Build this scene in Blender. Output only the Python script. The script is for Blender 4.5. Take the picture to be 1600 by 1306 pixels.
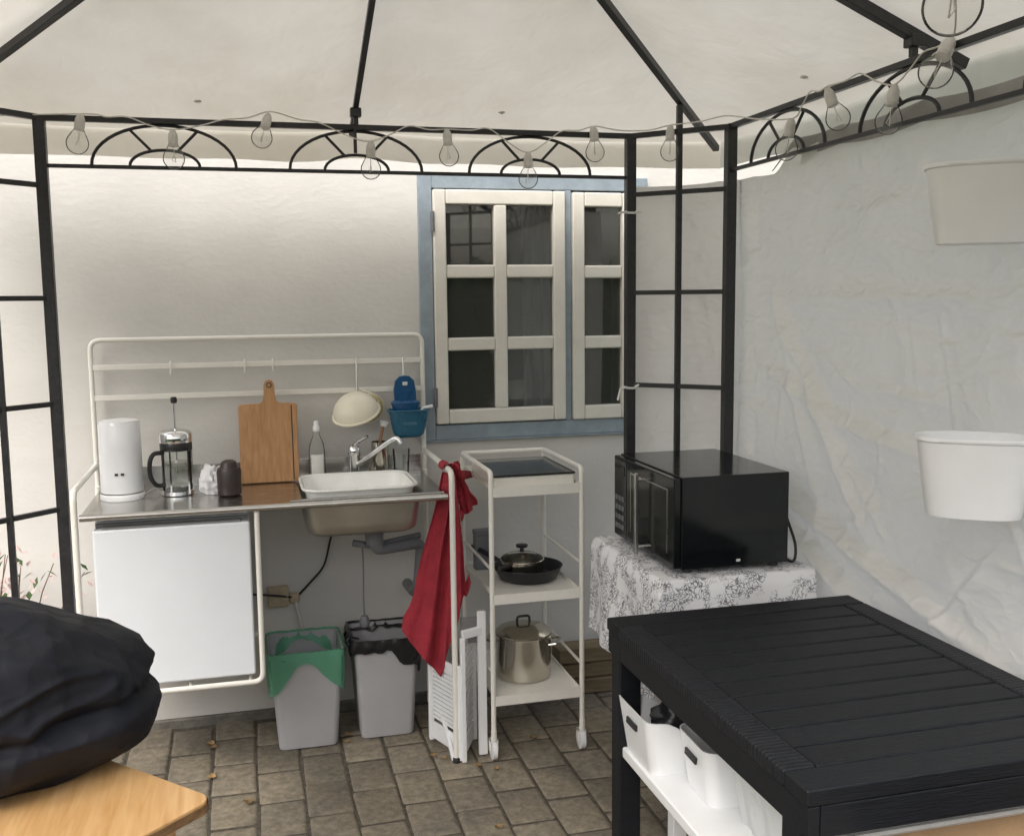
import bpy, bmesh, math, random
from mathutils import Vector, Matrix, noise
random.seed(11)
scene = bpy.context.scene
for o in list(bpy.data.objects): bpy.data.objects.remove(o)
R = math.radians
# ---------------------------------------------------------------- camera
cd = bpy.data.cameras.new('camera'); cam = bpy.data.objects.new('camera', cd); scene.collection.objects.link(cam)
YAW, PITCH, ROLL, FPX = .2561, .1164, -.0106, 1590.8
fw = Vector((math.sin(YAW)*math.cos(PITCH), math.cos(YAW)*math.cos(PITCH), -math.sin(PITCH)))
r0 = Vector((math.cos(YAW), -math.sin(YAW), 0)); u0 = r0.cross(fw)
r1 = r0*math.cos(ROLL)+u0*math.sin(ROLL); u1 = u0*math.cos(ROLL)-r0*math.sin(ROLL)
m = Matrix((r1, u1, -fw)).transposed().to_4x4(); m.translation = (.5013, -3.1603, 1.5191)
cam.matrix_world = m
cd.sensor_fit = 'HORIZONTAL'; cd.sensor_width = 36; cd.lens = 36*FPX/1600; cd.clip_start = .05; cd.clip_end = 500
scene.camera = cam
# ---------------------------------------------------------------- sky, sun, exposure
SUN_EL, SUN_AZ = R(50), R(-146)      # azimuth measured from +Y towards +X: soft light from behind the camera, a little from the left
w = bpy.data.worlds.new('World'); scene.world = w; w.use_nodes = True
nt = w.node_tree; bgn = nt.nodes['Background']
sky = nt.nodes.new('ShaderNodeTexSky'); sky.sky_type = 'NISHITA'; sky.sun_disc = False
sky.sun_elevation = SUN_EL; sky.sun_rotation = SUN_AZ; sky.dust_density = 6; sky.air_density = 1.2; sky.ozone_density = 1
hs = nt.nodes.new('ShaderNodeHueSaturation'); hs.inputs['Saturation'].default_value = .55      # overcast: nearly grey
nt.links.new(sky.outputs[0], hs.inputs['Color']); nt.links.new(hs.outputs[0], bgn.inputs['Color'])
bgn.inputs['Strength'].default_value = .13
sl = bpy.data.lights.new('sun', 'SUN'); sl.energy = 1.0; sl.angle = R(40); sl.color = (1, .98, .955)
so = bpy.data.objects.new('sun', sl); scene.collection.objects.link(so)
sd = Vector((math.sin(SUN_AZ)*math.cos(SUN_EL), math.cos(SUN_AZ)*math.cos(SUN_EL), math.sin(SUN_EL)))
so.rotation_euler = sd.to_track_quat('Z', 'Y').to_euler(); so.location = (-4, -3, 6)
vs = scene.view_settings; vs.view_transform = 'Standard'; vs.look = 'None'; vs.gamma = 1; vs.exposure = .98
scene.render.engine = 'CYCLES'; scene.cycles.max_bounces = 10; scene.cycles.diffuse_bounces = 6
scene.cycles.transparent_max_bounces = 16; scene.cycles.transmission_bounces = 8

# ---------------------------------------------------------------- materials
MATS = {}
def mat(name, col, rough=.5, metal=0, noise_scale=0, noise_amt=0, bump=0, bump_scale=40, spec=.5, rand=0, transl=0, alpha=1, coat=0, stretch=None):
    """Principled material with procedural colour variation, fine relief and optional per-object variation."""
    if name in MATS: return MATS[name]
    M = bpy.data.materials.new(name); M.use_nodes = True; t = M.node_tree; b = t.nodes['Principled BSDF']; L = t.links.new
    b.inputs['Roughness'].default_value = rough; b.inputs['Metallic'].default_value = metal
    b.inputs['Specular IOR Level'].default_value = spec; b.inputs['Coat Weight'].default_value = coat
    b.inputs['Base Color'].default_value = (*col, 1)
    tc = t.nodes.new('ShaderNodeTexCoord'); vec = tc.outputs['Object']
    if stretch:
        mp = t.nodes.new('ShaderNodeMapping'); mp.inputs['Scale'].default_value = stretch; L(vec, mp.inputs[0]); vec = mp.outputs[0]
    out = None
    if noise_amt:
        n = t.nodes.new('ShaderNodeTexNoise'); n.inputs['Scale'].default_value = noise_scale; n.inputs['Detail'].default_value = 6; n.inputs['Roughness'].default_value = .62
        L(vec, n.inputs['Vector'])
        cr = t.nodes.new('ShaderNodeValToRGB'); cr.color_ramp.elements[0].position = .3; cr.color_ramp.elements[1].position = .7
        cr.color_ramp.elements[0].color = (*[max(0, c*(1-noise_amt)) for c in col], 1); cr.color_ramp.elements[1].color = (*[min(1, c*(1+noise_amt)) for c in col], 1)
        L(n.outputs['Fac'], cr.inputs[0]); out = cr.outputs[0]
        mr = t.nodes.new('ShaderNodeMapRange'); mr.inputs['To Min'].default_value = max(.02, rough-.12); mr.inputs['To Max'].default_value = min(1, rough+.12)
        L(n.outputs['Fac'], mr.inputs[0]); L(mr.outputs[0], b.inputs['Roughness'])
    if rand:
        oi = t.nodes.new('ShaderNodeObjectInfo'); h = t.nodes.new('ShaderNodeHueSaturation')
        mr = t.nodes.new('ShaderNodeMapRange'); mr.inputs['To Min'].default_value = 1-rand; mr.inputs['To Max'].default_value = 1+rand
        L(oi.outputs['Random'], mr.inputs[0]); L(mr.outputs[0], h.inputs['Value'])
        if out: L(out, h.inputs['Color'])
        else: h.inputs['Color'].default_value = (*col, 1)
        out = h.outputs[0]
    if out: L(out, b.inputs['Base Color'])
    if bump:
        n2 = t.nodes.new('ShaderNodeTexNoise'); n2.inputs['Scale'].default_value = bump_scale; n2.inputs['Detail'].default_value = 5; L(vec, n2.inputs['Vector'])
        bp = t.nodes.new('ShaderNodeBump'); bp.inputs['Strength'].default_value = bump; bp.inputs['Distance'].default_value = .01; L(n2.outputs['Fac'], bp.inputs['Height']); L(bp.outputs[0], b.inputs['Normal'])
    if transl:
        tr = t.nodes.new('ShaderNodeBsdfTranslucent'); mx = t.nodes.new('ShaderNodeMixShader'); mx.inputs[0].default_value = transl
        if out: L(out, tr.inputs['Color'])
        else: tr.inputs['Color'].default_value = (*col, 1)
        L(b.outputs[0], mx.inputs[1]); L(tr.outputs[0], mx.inputs[2]); L(mx.outputs[0], t.nodes['Material Output'].inputs[0])
    MATS[name] = M; return M
def clear_mat(name, tint=(1, 1, 1), ior=1.45, rough=.03, body=0.0, body_col=(.8, .8, .8)):
    """Thin clear sheet: Fresnel mirror over a see-through sheet, with a little body colour."""
    if name in MATS: return MATS[name]
    M = bpy.data.materials.new(name); M.use_nodes = True; t = M.node_tree; L = t.links.new
    t.nodes.remove(t.nodes['Principled BSDF'])
    tp = t.nodes.new('ShaderNodeBsdfTransparent'); tp.inputs[0].default_value = (*tint, 1)
    df = t.nodes.new('ShaderNodeBsdfDiffuse'); df.inputs[0].default_value = (*body_col, 1)
    m0 = t.nodes.new('ShaderNodeMixShader'); m0.inputs[0].default_value = body; L(tp.outputs[0], m0.inputs[1]); L(df.outputs[0], m0.inputs[2])
    g = t.nodes.new('ShaderNodeBsdfGlossy'); g.inputs['Roughness'].default_value = rough
    fr = t.nodes.new('ShaderNodeFresnel'); fr.inputs[0].default_value = ior
    m1 = t.nodes.new('ShaderNodeMixShader'); L(fr.outputs[0], m1.inputs[0]); L(m0.outputs[0], m1.inputs[1]); L(g.outputs[0], m1.inputs[2])
    L(m1.outputs[0], t.nodes['Material Output'].inputs[0]); MATS[name] = M; return M

WALL = mat('lime_wall', (.62, .605, .575), .9, noise_scale=2.2, noise_amt=.07, bump=.16, bump_scale=34, stretch=(1, 1, 1.6))
PLINTH = mat('plinth', (.16, .15, .13), .9, noise_scale=14, noise_amt=.4, bump=.6)
BLUE = mat('blue_paint', (.27, .325, .37), .5, noise_scale=20, noise_amt=.12, bump=.12, bump_scale=60)
CREAM = mat('cream_paint', (.72, .695, .63), .45, noise_scale=15, noise_amt=.05, bump=.08, bump_scale=70)
GLASS = clear_mat('window_glass', (.82, .86, .84), 1.85, .015, .075, (.5, .49, .47))
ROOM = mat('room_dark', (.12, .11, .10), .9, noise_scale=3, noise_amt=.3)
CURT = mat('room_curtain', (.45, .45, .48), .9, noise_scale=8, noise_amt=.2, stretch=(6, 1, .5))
IRON = mat('black_iron', (.022, .022, .024), .42, noise_scale=60, noise_amt=.35, bump=.1, bump_scale=120)
TARP = mat('tarp_white', (.81, .795, .785), .45, noise_scale=2.5, noise_amt=.035, bump=.4, bump_scale=16, transl=.48)
TIE = mat('white_tie', (.8, .8, .78), .5, noise_scale=30, noise_amt=.06)
WHITEM = mat('white_powder_coat', (.80, .78, .72), .38, noise_scale=40, noise_amt=.03)
STEEL = mat('brushed_steel', (.56, .55, .53), .24, 1, noise_scale=9, noise_amt=.12, stretch=(1, 14, 14))
SINKST = mat('sink_steel', (.50, .48, .43), .42, 1, noise_scale=7, noise_amt=.12)
CHROME = mat('chrome', (.78, .78, .78), .09, 1, noise_scale=20, noise_amt=.03)
WPLAST = mat('white_plastic', (.82, .83, .84), .35, noise_scale=12, noise_amt=.025)
FRIDGE = mat('fridge_white', (.76, .79, .83), .32, noise_scale=6, noise_amt=.02, bump=.03, bump_scale=200)
ENAMEL = mat('white_enamel', (.86, .86, .83), .25, noise_scale=12, noise_amt=.02)
SEAL = mat('grey_gasket', (.22, .22, .22), .7, noise_scale=30, noise_amt=.1)
BLACKP = mat('black_plastic', (.016, .016, .018), .4, noise_scale=40, noise_amt=.25)
BLACKG = mat('black_gloss', (.006, .008, .009), .12, noise_scale=25, noise_amt=.2)
DARKGL = mat('dark_door_glass', (.02, .022, .02), .07, noise_scale=10, noise_amt=.2)
SILVER = mat('silver_trim', (.62, .62, .60), .3, 1, noise_scale=30, noise_amt=.06)
PIPE = mat('grey_pvc', (.16, .165, .18), .45, noise_scale=20, noise_amt=.1)
CORDB = mat('black_cord', (.02, .02, .02), .5, noise_scale=50, noise_amt=.2)
CORDW = mat('white_cord', (.6, .58, .52), .5, noise_scale=50, noise_amt=.08)
OUTLET = mat('aged_beige_plastic', (.42, .35, .24), .5, noise_scale=30, noise_amt=.15)
BING = mat('grey_bin_plastic', (.40, .40, .415), .42, noise_scale=10, noise_amt=.05)
LINERG = clear_mat('green_liner', (.50, .86, .66), 1.35, .2, .36, (.20, .55, .37))
LINERB = mat('black_liner', (.012, .012, .014), .3, noise_scale=14, noise_amt=.3, bump=.5, bump_scale=24)
RED = mat('red_towel', (.34, .026, .042), .95, noise_scale=22, noise_amt=.2, bump=.5, bump_scale=160)
DKBROWN = mat('dark_brown', (.035, .022, .02), .35, noise_scale=20, noise_amt=.3)
PAPERW = mat('crumpled_white', (.74, .73, .74), .7, noise_scale=18, noise_amt=.08, bump=.3, bump_scale=40)
CREAMP = mat('cream_plastic', (.82, .77, .62), .4, noise_scale=14, noise_amt=.04)
MESHY = mat('straw_mesh', (.55, .47, .26), .6, noise_scale=120, noise_amt=.3)
BLUEP = mat('blue_plastic', (.012, .085, .21), .3, noise_scale=10, noise_amt=.12)
TEALP = mat('teal_plastic', (.018, .115, .20), .28, noise_scale=10, noise_amt=.12)
CLEARP = clear_mat('clear_plastic', (.93, .94, .92), 1.25, .05, .10, (.75, .76, .74))
CLEARG = clear_mat('clear_glass', (.97, .98, .97), 1.22, .02, .02)
BULBG = clear_mat('bulb_glass', (.97, .97, .965), 1.10, .03, .07, (.9, .9, .88))
WIRE = mat('clear_cable', (.66, .64, .60), .4, noise_scale=60, noise_amt=.1)
LABELP = mat('paper_label', (.72, .72, .68), .6, noise_scale=40, noise_amt=.08)
CARDB = mat('cardboard', (.40, .27, .15), .85, noise_scale=8, noise_amt=.15, bump=.2, bump_scale=60, stretch=(1, 10, 1))
TIMBER = mat('weathered_timber', (.20, .155, .09), .85, noise_scale=7, noise_amt=.35, bump=.4, bump_scale=20, stretch=(.5, 8, 8))
RATTAN = mat('black_slat_resin', (.0065, .0078, .0105), .52, spec=.28, noise_scale=12, noise_amt=.2, bump=.25, bump_scale=30, stretch=(1, 14, 14), rand=.12)
GRASS = mat('lawn', (.06, .10, .03), .95, noise_scale=5, noise_amt=.4, bump=.6, bump_scale=60)
SAND = mat('joint_sand', (.085, .074, .056), 1, noise_scale=60, noise_amt=.5, bump=.8, bump_scale=90)
LEAFM = mat('leaf_green', (.055, .10, .03), .6, noise_scale=9, noise_amt=.45, transl=.25)
DEADL = mat('dry_leaf', (.28, .18, .08), .8, noise_scale=30, noise_amt=.35, rand=.3)
PETAL = mat('pale_pink_petal', (.72, .52, .50), .7, noise_scale=20, noise_amt=.15, transl=.3)
TWIG = mat('twig', (.16, .10, .07), .8, noise_scale=30, noise_amt=.3)
PANBLK = mat('black_pan', (.014, .015, .02), .42, noise_scale=25, noise_amt=.25)
POTST = mat('pot_steel', (.60, .57, .50), .16, 1, noise_scale=12, noise_amt=.05)

def wood(name, c0, c1, scale, axis_scale, rough=.4):
    M = bpy.data.materials.new(name); M.use_nodes = True; t = M.node_tree; b = t.nodes['Principled BSDF']; L = t.links.new
    tc = t.nodes.new('ShaderNodeTexCoord'); mp = t.nodes.new('ShaderNodeMapping'); mp.inputs['Scale'].default_value = axis_scale; L(tc.outputs['Object'], mp.inputs[0])
    n = t.nodes.new('ShaderNodeTexNoise'); n.inputs['Scale'].default_value = scale; n.inputs['Detail'].default_value = 8; n.inputs['Distortion'].default_value = .5; L(mp.outputs[0], n.inputs['Vector'])
    oi = t.nodes.new('ShaderNodeObjectInfo'); h = t.nodes.new('ShaderNodeHueSaturation'); mr = t.nodes.new('ShaderNodeMapRange'); mr.inputs['To Min'].default_value = .85; mr.inputs['To Max'].default_value = 1.15
    L(oi.outputs['Random'], mr.inputs[0]); L(mr.outputs[0], h.inputs['Value'])
    cr = t.nodes.new('ShaderNodeValToRGB'); cr.color_ramp.elements[0].position = .32; cr.color_ramp.elements[1].position = .68
    cr.color_ramp.elements[0].color = (*c0, 1); cr.color_ramp.elements[1].color = (*c1, 1)
    L(n.outputs['Fac'], cr.inputs[0]); L(cr.outputs[0], h.inputs['Color']); L(h.outputs[0], b.inputs['Base Color']); b.inputs['Roughness'].default_value = rough
    bp = t.nodes.new('ShaderNodeBump'); bp.inputs['Strength'].default_value = .08; bp.inputs['Distance'].default_value = .004; L(n.outputs['Fac'], bp.inputs['Height']); L(bp.outputs[0], b.inputs['Normal'])
    return M
BAMBOO = wood('bamboo_board', (.40, .20, .075), (.52, .29, .13), 6, (14, 14, 1), .5)
PINE = wood('oiled_pine', (.54, .30, .115), (.68, .43, .20), 5, (14, 1.2, 14), .35)

def paver_mat():
    M = bpy.data.materials.new('concrete_paver'); M.use_nodes = True; t = M.node_tree; b = t.nodes['Principled BSDF']; L = t.links.new
    tc = t.nodes.new('ShaderNodeTexCoord'); ge = t.nodes.new('ShaderNodeNewGeometry'); oi = t.nodes.new('ShaderNodeObjectInfo')
    def nz(s, d):
        n = t.nodes.new('ShaderNodeTexNoise'); n.inputs['Scale'].default_value = s; n.inputs['Detail'].default_value = d; n.inputs['Roughness'].default_value = .65; L(ge.outputs['Position'], n.inputs['Vector']); return n
    big, fine, grit = nz(3.2, 4), nz(38, 6), nz(260, 2)
    cr = t.nodes.new('ShaderNodeValToRGB'); e = cr.color_ramp.elements; e[0].position = .33; e[0].color = (.145, .127, .098, 1); e[1].position = .72; e[1].color = (.295, .262, .205, 1); L(fine.outputs['Fac'], cr.inputs[0])
    mx = t.nodes.new('ShaderNodeMix'); mx.data_type = 'RGBA'; mx.blend_type = 'MULTIPLY'; mx.inputs['Factor'].default_value = 1
    c2 = t.nodes.new('ShaderNodeValToRGB'); c2.color_ramp.elements[0].position = .3; c2.color_ramp.elements[0].color = (.66, .66, .68, 1); c2.color_ramp.elements[1].position = .68; c2.color_ramp.elements[1].color = (1.12, 1.08, 1, 1); L(big.outputs['Fac'], c2.inputs[0])
    L(cr.outputs[0], mx.inputs[6]); L(c2.outputs[0], mx.inputs[7])
    h = t.nodes.new('ShaderNodeHueSaturation'); mr = t.nodes.new('ShaderNodeMapRange'); mr.inputs['To Min'].default_value = .78; mr.inputs['To Max'].default_value = 1.2; L(oi.outputs['Random'], mr.inputs[0]); L(mr.outputs[0], h.inputs['Value']); L(mx.outputs[2], h.inputs['Color'])
    c3 = t.nodes.new('ShaderNodeValToRGB'); c3.color_ramp.elements[0].position = .64; c3.color_ramp.elements[0].color = (0, 0, 0, 1); c3.color_ramp.elements[1].position = .72; c3.color_ramp.elements[1].color = (1, 1, 1, 1); L(grit.outputs['Fac'], c3.inputs[0])
    m2 = t.nodes.new('ShaderNodeMix'); m2.data_type = 'RGBA'; L(c3.outputs[0], m2.inputs['Factor']); L(h.outputs[0], m2.inputs[6]); m2.inputs[7].default_value = (.36, .34, .30, 1)
    L(m2.outputs[2], b.inputs['Base Color']); b.inputs['Roughness'].default_value = .85
    bp = t.nodes.new('ShaderNodeBump'); bp.inputs['Strength'].default_value = .5; bp.inputs['Distance'].default_value = .004; L(fine.outputs['Fac'], bp.inputs['Height']); L(bp.outputs[0], b.inputs['Normal'])
    return M
PAVER = paver_mat()

def canopy_mat():
    M = bpy.data.materials.new('canopy_cloth'); M.use_nodes = True; t = M.node_tree; L = t.links.new; b = t.nodes['Principled BSDF']; b.inputs['Roughness'].default_value = .9
    tc = t.nodes.new('ShaderNodeTexCoord')
    n = t.nodes.new('ShaderNodeTexNoise'); n.inputs['Scale'].default_value = 2.2; n.inputs['Detail'].default_value = 7; n.inputs['Roughness'].default_value = .6; L(tc.outputs['Object'], n.inputs['Vector'])
    cr = t.nodes.new('ShaderNodeValToRGB'); e = cr.color_ramp.elements; e[0].position = .3; e[0].color = (.63, .60, .53, 1); e[1].position = .66; e[1].color = (.73, .71, .655, 1); L(n.outputs['Fac'], cr.inputs[0])
    L(cr.outputs[0], b.inputs['Base Color'])
    tr = t.nodes.new('ShaderNodeBsdfTranslucent'); L(cr.outputs[0], tr.inputs['Color'])
    mx = t.nodes.new('ShaderNodeMixShader'); mx.inputs[0].default_value = .36; L(b.outputs[0], mx.inputs[1]); L(tr.outputs[0], mx.inputs[2]); L(mx.outputs[0], t.nodes['Material Output'].inputs[0])
    n2 = t.nodes.new('ShaderNodeTexNoise'); n2.inputs['Scale'].default_value = 11; n2.inputs['Detail'].default_value = 5; L(tc.outputs['Object'], n2.inputs['Vector'])
    bp = t.nodes.new('ShaderNodeBump'); bp.inputs['Strength'].default_value = .25; bp.inputs['Distance'].default_value = .01; L(n2.outputs['Fac'], bp.inputs['Height']); L(bp.outputs[0], b.inputs['Normal'])
    return M
CANOPY = canopy_mat()

def cloth_print_mat():
    M = bpy.data.materials.new('floral_print_cloth'); M.use_nodes = True; t = M.node_tree; b = t.nodes['Principled BSDF']; L = t.links.new; b.inputs['Roughness'].default_value = .85
    ge = t.nodes.new('ShaderNodeTexCoord')
    v = t.nodes.new('ShaderNodeTexVoronoi'); v.feature = 'DISTANCE_TO_EDGE'; v.inputs['Scale'].default_value = 84
    n = t.nodes.new('ShaderNodeTexNoise'); n.inputs['Scale'].default_value = 30; n.inputs['Detail'].default_value = 3
    add = t.nodes.new('ShaderNodeMix'); add.data_type = 'RGBA'; add.inputs['Factor'].default_value = .06; L(ge.outputs['Object'], add.inputs[6]); L(n.outputs['Color'], add.inputs[7]); L(ge.outputs['Object'], n.inputs['Vector'])
    L(add.outputs[2], v.inputs['Vector'])
    n2 = t.nodes.new('ShaderNodeTexNoise'); n2.inputs['Scale'].default_value = 17; n2.inputs['Detail'].default_value = 4; L(ge.outputs['Object'], n2.inputs['Vector'])
    c1 = t.nodes.new('ShaderNodeValToRGB'); c1.color_ramp.elements[0].position = .05; c1.color_ramp.elements[1].position = .12; c1.color_ramp.elements[0].color = (1, 1, 1, 1); c1.color_ramp.elements[1].color = (0, 0, 0, 1); L(v.outputs['Distance'], c1.inputs[0])
    c2 = t.nodes.new('ShaderNodeValToRGB'); c2.color_ramp.elements[0].position = .44; c2.color_ramp.elements[1].position = .52; L(n2.outputs['Fac'], c2.inputs[0])
    mu = t.nodes.new('ShaderNodeMath'); mu.operation = 'MULTIPLY'; L(c1.outputs[0], mu.inputs[0]); L(c2.outputs[0], mu.inputs[1])
    mx = t.nodes.new('ShaderNodeMix'); mx.data_type = 'RGBA'; L(mu.outputs[0], mx.inputs['Factor']); mx.inputs[6].default_value = (.80, .80, .82, 1); mx.inputs[7].default_value = (.17, .17, .19, 1)
    L(mx.outputs[2], b.inputs['Base Color']); return M
PRINT = cloth_print_mat()

def bag_mat():
    M = bpy.data.materials.new('black_nylon'); M.use_nodes = True; t = M.node_tree; b = t.nodes['Principled BSDF']; L = t.links.new
    b.inputs['Base Color'].default_value = (.012, .013, .017, 1); b.inputs['Roughness'].default_value = .72; b.inputs['Specular IOR Level'].default_value = .3
    tc = t.nodes.new('ShaderNodeTexCoord'); n = t.nodes.new('ShaderNodeTexNoise'); n.inputs['Scale'].default_value = 7; n.inputs['Detail'].default_value = 6; n.inputs['Distortion'].default_value = .8; L(tc.outputs['Object'], n.inputs['Vector'])
    cr = t.nodes.new('ShaderNodeValToRGB'); cr.color_ramp.elements[0].color = (.006, .007, .0105, 1); cr.color_ramp.elements[1].color = (.012, .014, .022, 1); L(n.outputs['Fac'], cr.inputs[0]); L(cr.outputs[0], b.inputs['Base Color'])
    bp = t.nodes.new('ShaderNodeBump'); bp.inputs['Strength'].default_value = .25; bp.inputs['Distance'].default_value = .01; L(n.outputs['Fac'], bp.inputs['Height']); L(bp.outputs[0], b.inputs['Normal']); return M
NYLON = bag_mat()

def crumple(M, layers, strength, dist, stretch=(1, 1, 1), warp=.12):
    """Creased-sheet relief: faceted cells of several sizes, warped, as a bump on every shader of the material."""
    t = M.node_tree; L = t.links.new; tc = t.nodes.new('ShaderNodeTexCoord'); mp = t.nodes.new('ShaderNodeMapping'); mp.inputs['Scale'].default_value = stretch; L(tc.outputs['Object'], mp.inputs[0])
    n = t.nodes.new('ShaderNodeTexNoise'); n.inputs['Scale'].default_value = 4; n.inputs['Detail'].default_value = 3; L(mp.outputs[0], n.inputs['Vector'])
    wm = t.nodes.new('ShaderNodeVectorMath'); wm.operation = 'MULTIPLY_ADD'; L(n.outputs['Color'], wm.inputs[0]); wm.inputs[1].default_value = (warp,)*3; L(mp.outputs[0], wm.inputs[2]); tot = None
    for sc, amt in layers:
        v = t.nodes.new('ShaderNodeTexVoronoi'); v.inputs['Scale'].default_value = sc; L(wm.outputs[0], v.inputs['Vector'])
        mu = t.nodes.new('ShaderNodeMath'); mu.operation = 'MULTIPLY'; L(v.outputs['Distance'], mu.inputs[0]); mu.inputs[1].default_value = amt
        if tot is None: tot = mu.outputs[0]
        else:
            ad = t.nodes.new('ShaderNodeMath'); ad.operation = 'ADD'; L(tot, ad.inputs[0]); L(mu.outputs[0], ad.inputs[1]); tot = ad.outputs[0]
    bp = t.nodes.new('ShaderNodeBump'); bp.inputs['Strength'].default_value = strength; bp.inputs['Distance'].default_value = dist; L(tot, bp.inputs['Height'])
    for nd in t.nodes:
        if nd.type in ('BSDF_PRINCIPLED', 'BSDF_TRANSLUCENT'): L(bp.outputs[0], nd.inputs['Normal'])
crumple(TARP, ((5, 1), (12, .5), (30, .22)), .55, .03, (1, .8, 1.35), .25)
crumple(CANOPY, ((3, 1), (8, .4), (24, .12)), .25, .02, (1, 1, 1), .3)
VALANCE = CANOPY.copy(); VALANCE.name = 'valance_cloth'
for nd in VALANCE.node_tree.nodes:
    if nd.type == 'MIX_SHADER': nd.inputs[0].default_value = .62
crumple(NYLON, ((3.5, 1), (9, .4), (24, .15)), .5, .04, (1, 1, 1), .3)

# ---------------------------------------------------------------- object helpers
COL = scene.collection
ORG = {}
def tag(o, label=None, cat=None, group=None, kind=None):
    if label: o['label'] = label
    if cat: o['category'] = cat
    if group: o['group'] = group
    if kind: o['kind'] = kind
    return o
def thing(name, loc, label, cat, group=None):
    o = bpy.data.objects.new(name, None); COL.objects.link(o); o.location = loc; o.empty_display_size = .05
    ORG[o] = Vector(loc); return tag(o, label, cat, group)
class MB:
    """Collects shapes given in world coordinates; build() links them as one mesh object."""
    def __init__(s): s.bm = bmesh.new()
    def box(s, a, b, rot=None, about=None):
        x0, y0, z0 = a; x1, y1, z1 = b
        vs = [s.bm.verts.new((x, y, z)) for z in (z0, z1) for y in (y0, y1) for x in (x0, x1)]
        for f in ((0, 2, 3, 1), (4, 5, 7, 6), (0, 1, 5, 4), (2, 6, 7, 3), (0, 4, 6, 2), (1, 3, 7, 5)): s.bm.faces.new([vs[i] for i in f])
        if rot is not None: bmesh.ops.rotate(s.bm, verts=vs, cent=about or ((x0+x1)/2, (y0+y1)/2, (z0+z1)/2), matrix=rot)
        return s
    def tube(s, path, r, n=8, closed=False, caps=True):
        P = [Vector(p) for p in path]; N = len(P); rad = r if isinstance(r, (list, tuple)) else [r]*N
        rings = []; up = None
        for i in range(N):
            a = P[(i-1) % N] if (closed or i > 0) else P[i]; b = P[(i+1) % N] if (closed or i < N-1) else P[i]
            d = (b-a).normalized()
            if up is None: up = Vector((0, 0, 1)) if abs(d.z) < .9 else Vector((1, 0, 0))
            x = up.cross(d); x = x.normalized() if x.length > 1e-6 else d.orthogonal().normalized(); y = d.cross(x); up = y
            rings.append([s.bm.verts.new(P[i]+(x*math.cos(2*math.pi*k/n)+y*math.sin(2*math.pi*k/n))*rad[i]) for k in range(n)])
        for i in range(N if closed else N-1):
            A, B = rings[i], rings[(i+1) % N]
            for k in range(n): s.bm.faces.new((A[k], A[(k+1) % n], B[(k+1) % n], B[k]))
        if caps and not closed:
            s.bm.faces.new(list(reversed(rings[0]))); s.bm.faces.new(rings[-1])
        return s
    def bar(s, a, b, wdt, hgt=None):
        """Square-section bar between two points."""
        a, b = Vector(a), Vector(b); d = (b-a).normalized(); hgt = hgt or wdt
        x = Vector((0, 0, 1)).cross(d); x = x.normalized() if x.length > 1e-4 else Vector((1, 0, 0)); y = d.cross(x)
        vs = [s.bm.verts.new(p+x*sx*wdt/2+y*sy*hgt/2) for p in (a, b) for sx, sy in ((-1, -1), (1, -1), (1, 1), (-1, 1))]
        for f in ((3, 2, 1, 0), (4, 5, 6, 7), (0, 1, 5, 4), (1, 2, 6, 5), (2, 3, 7, 6), (3, 0, 4, 7)): s.bm.faces.new([vs[i] for i in f])
        return s
    def lathe(s, prof, c, n=32, sx=1, sy=1, rotz=0):
        rings = []
        for r, z in prof:
            if r < 1e-6: rings.append([s.bm.verts.new((c[0], c[1], c[2]+z))])
            else: rings.append([s.bm.verts.new((c[0]+r*sx*math.cos(2*math.pi*k/n+rotz), c[1]+r*sy*math.sin(2*math.pi*k/n+rotz), c[2]+z)) for k in range(n)])
        for A, B in zip(rings, rings[1:]):
            for k in range(n):
                k2 = (k+1) % n
                if len(A) == 1 and len(B) == 1: continue
                if len(A) == 1: s.bm.faces.new((A[0], B[k2], B[k]))
                elif len(B) == 1: s.bm.faces.new((A[k], A[k2], B[0]))
                else: s.bm.faces.new((A[k], A[k2], B[k2], B[k]))
        return s
    def loft(s, loops, cap0=True, cap1=True):
        rings = [[s.bm.verts.new(p) for p in L] for L in loops]; n = len(rings[0])
        for A, B in zip(rings, rings[1:]):
            for k in range(n): s.bm.faces.new((A[k], A[(k+1) % n], B[(k+1) % n], B[k]))
        if cap0: s.bm.faces.new(list(reversed(rings[0])))
        if cap1: s.bm.faces.new(rings[-1])
        return s
    def grid(s, fn, nu, nv):
        V = [[s.bm.verts.new(fn(i/nu, j/nv)) for j in range(nv+1)] for i in range(nu+1)]
        for i in range(nu):
            for j in range(nv): s.bm.faces.new((V[i][j], V[i+1][j], V[i+1][j+1], V[i][j+1]))
        return s
    def solidify(s, t):
        bmesh.ops.recalc_face_normals(s.bm, faces=s.bm.faces[:]); bmesh.ops.solidify(s.bm, geom=s.bm.faces[:], thickness=t); return s
    def build(s, name, material, parent=None, bevel=0, smooth=True, seg=2, loc=None, angle=40):
        bm = s.bm; bmesh.ops.recalc_face_normals(bm, faces=bm.faces[:])
        org = ORG.get(parent, Vector((0, 0, 0))) if parent else Vector(loc or (0, 0, 0))
        bmesh.ops.translate(bm, verts=bm.verts[:], vec=-org)
        me = bpy.data.meshes.new(name); bm.to_mesh(me); bm.free(); me.materials.append(material)
        if smooth:
            me.shade_smooth()
            try: me.set_sharp_from_angle(angle=R(angle))
            except Exception: pass
        o = bpy.data.objects.new(name, me); COL.objects.link(o)
        if parent: o.parent = parent
        else: o.location = org
        ORG[o] = org
        if bevel:
            bv = o.modifiers.new('bevel', 'BEVEL'); bv.width = bevel; bv.segments = seg; bv.limit_method = 'ANGLE'; bv.angle_limit = R(35); bv.harden_normals = True
        return o
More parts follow.
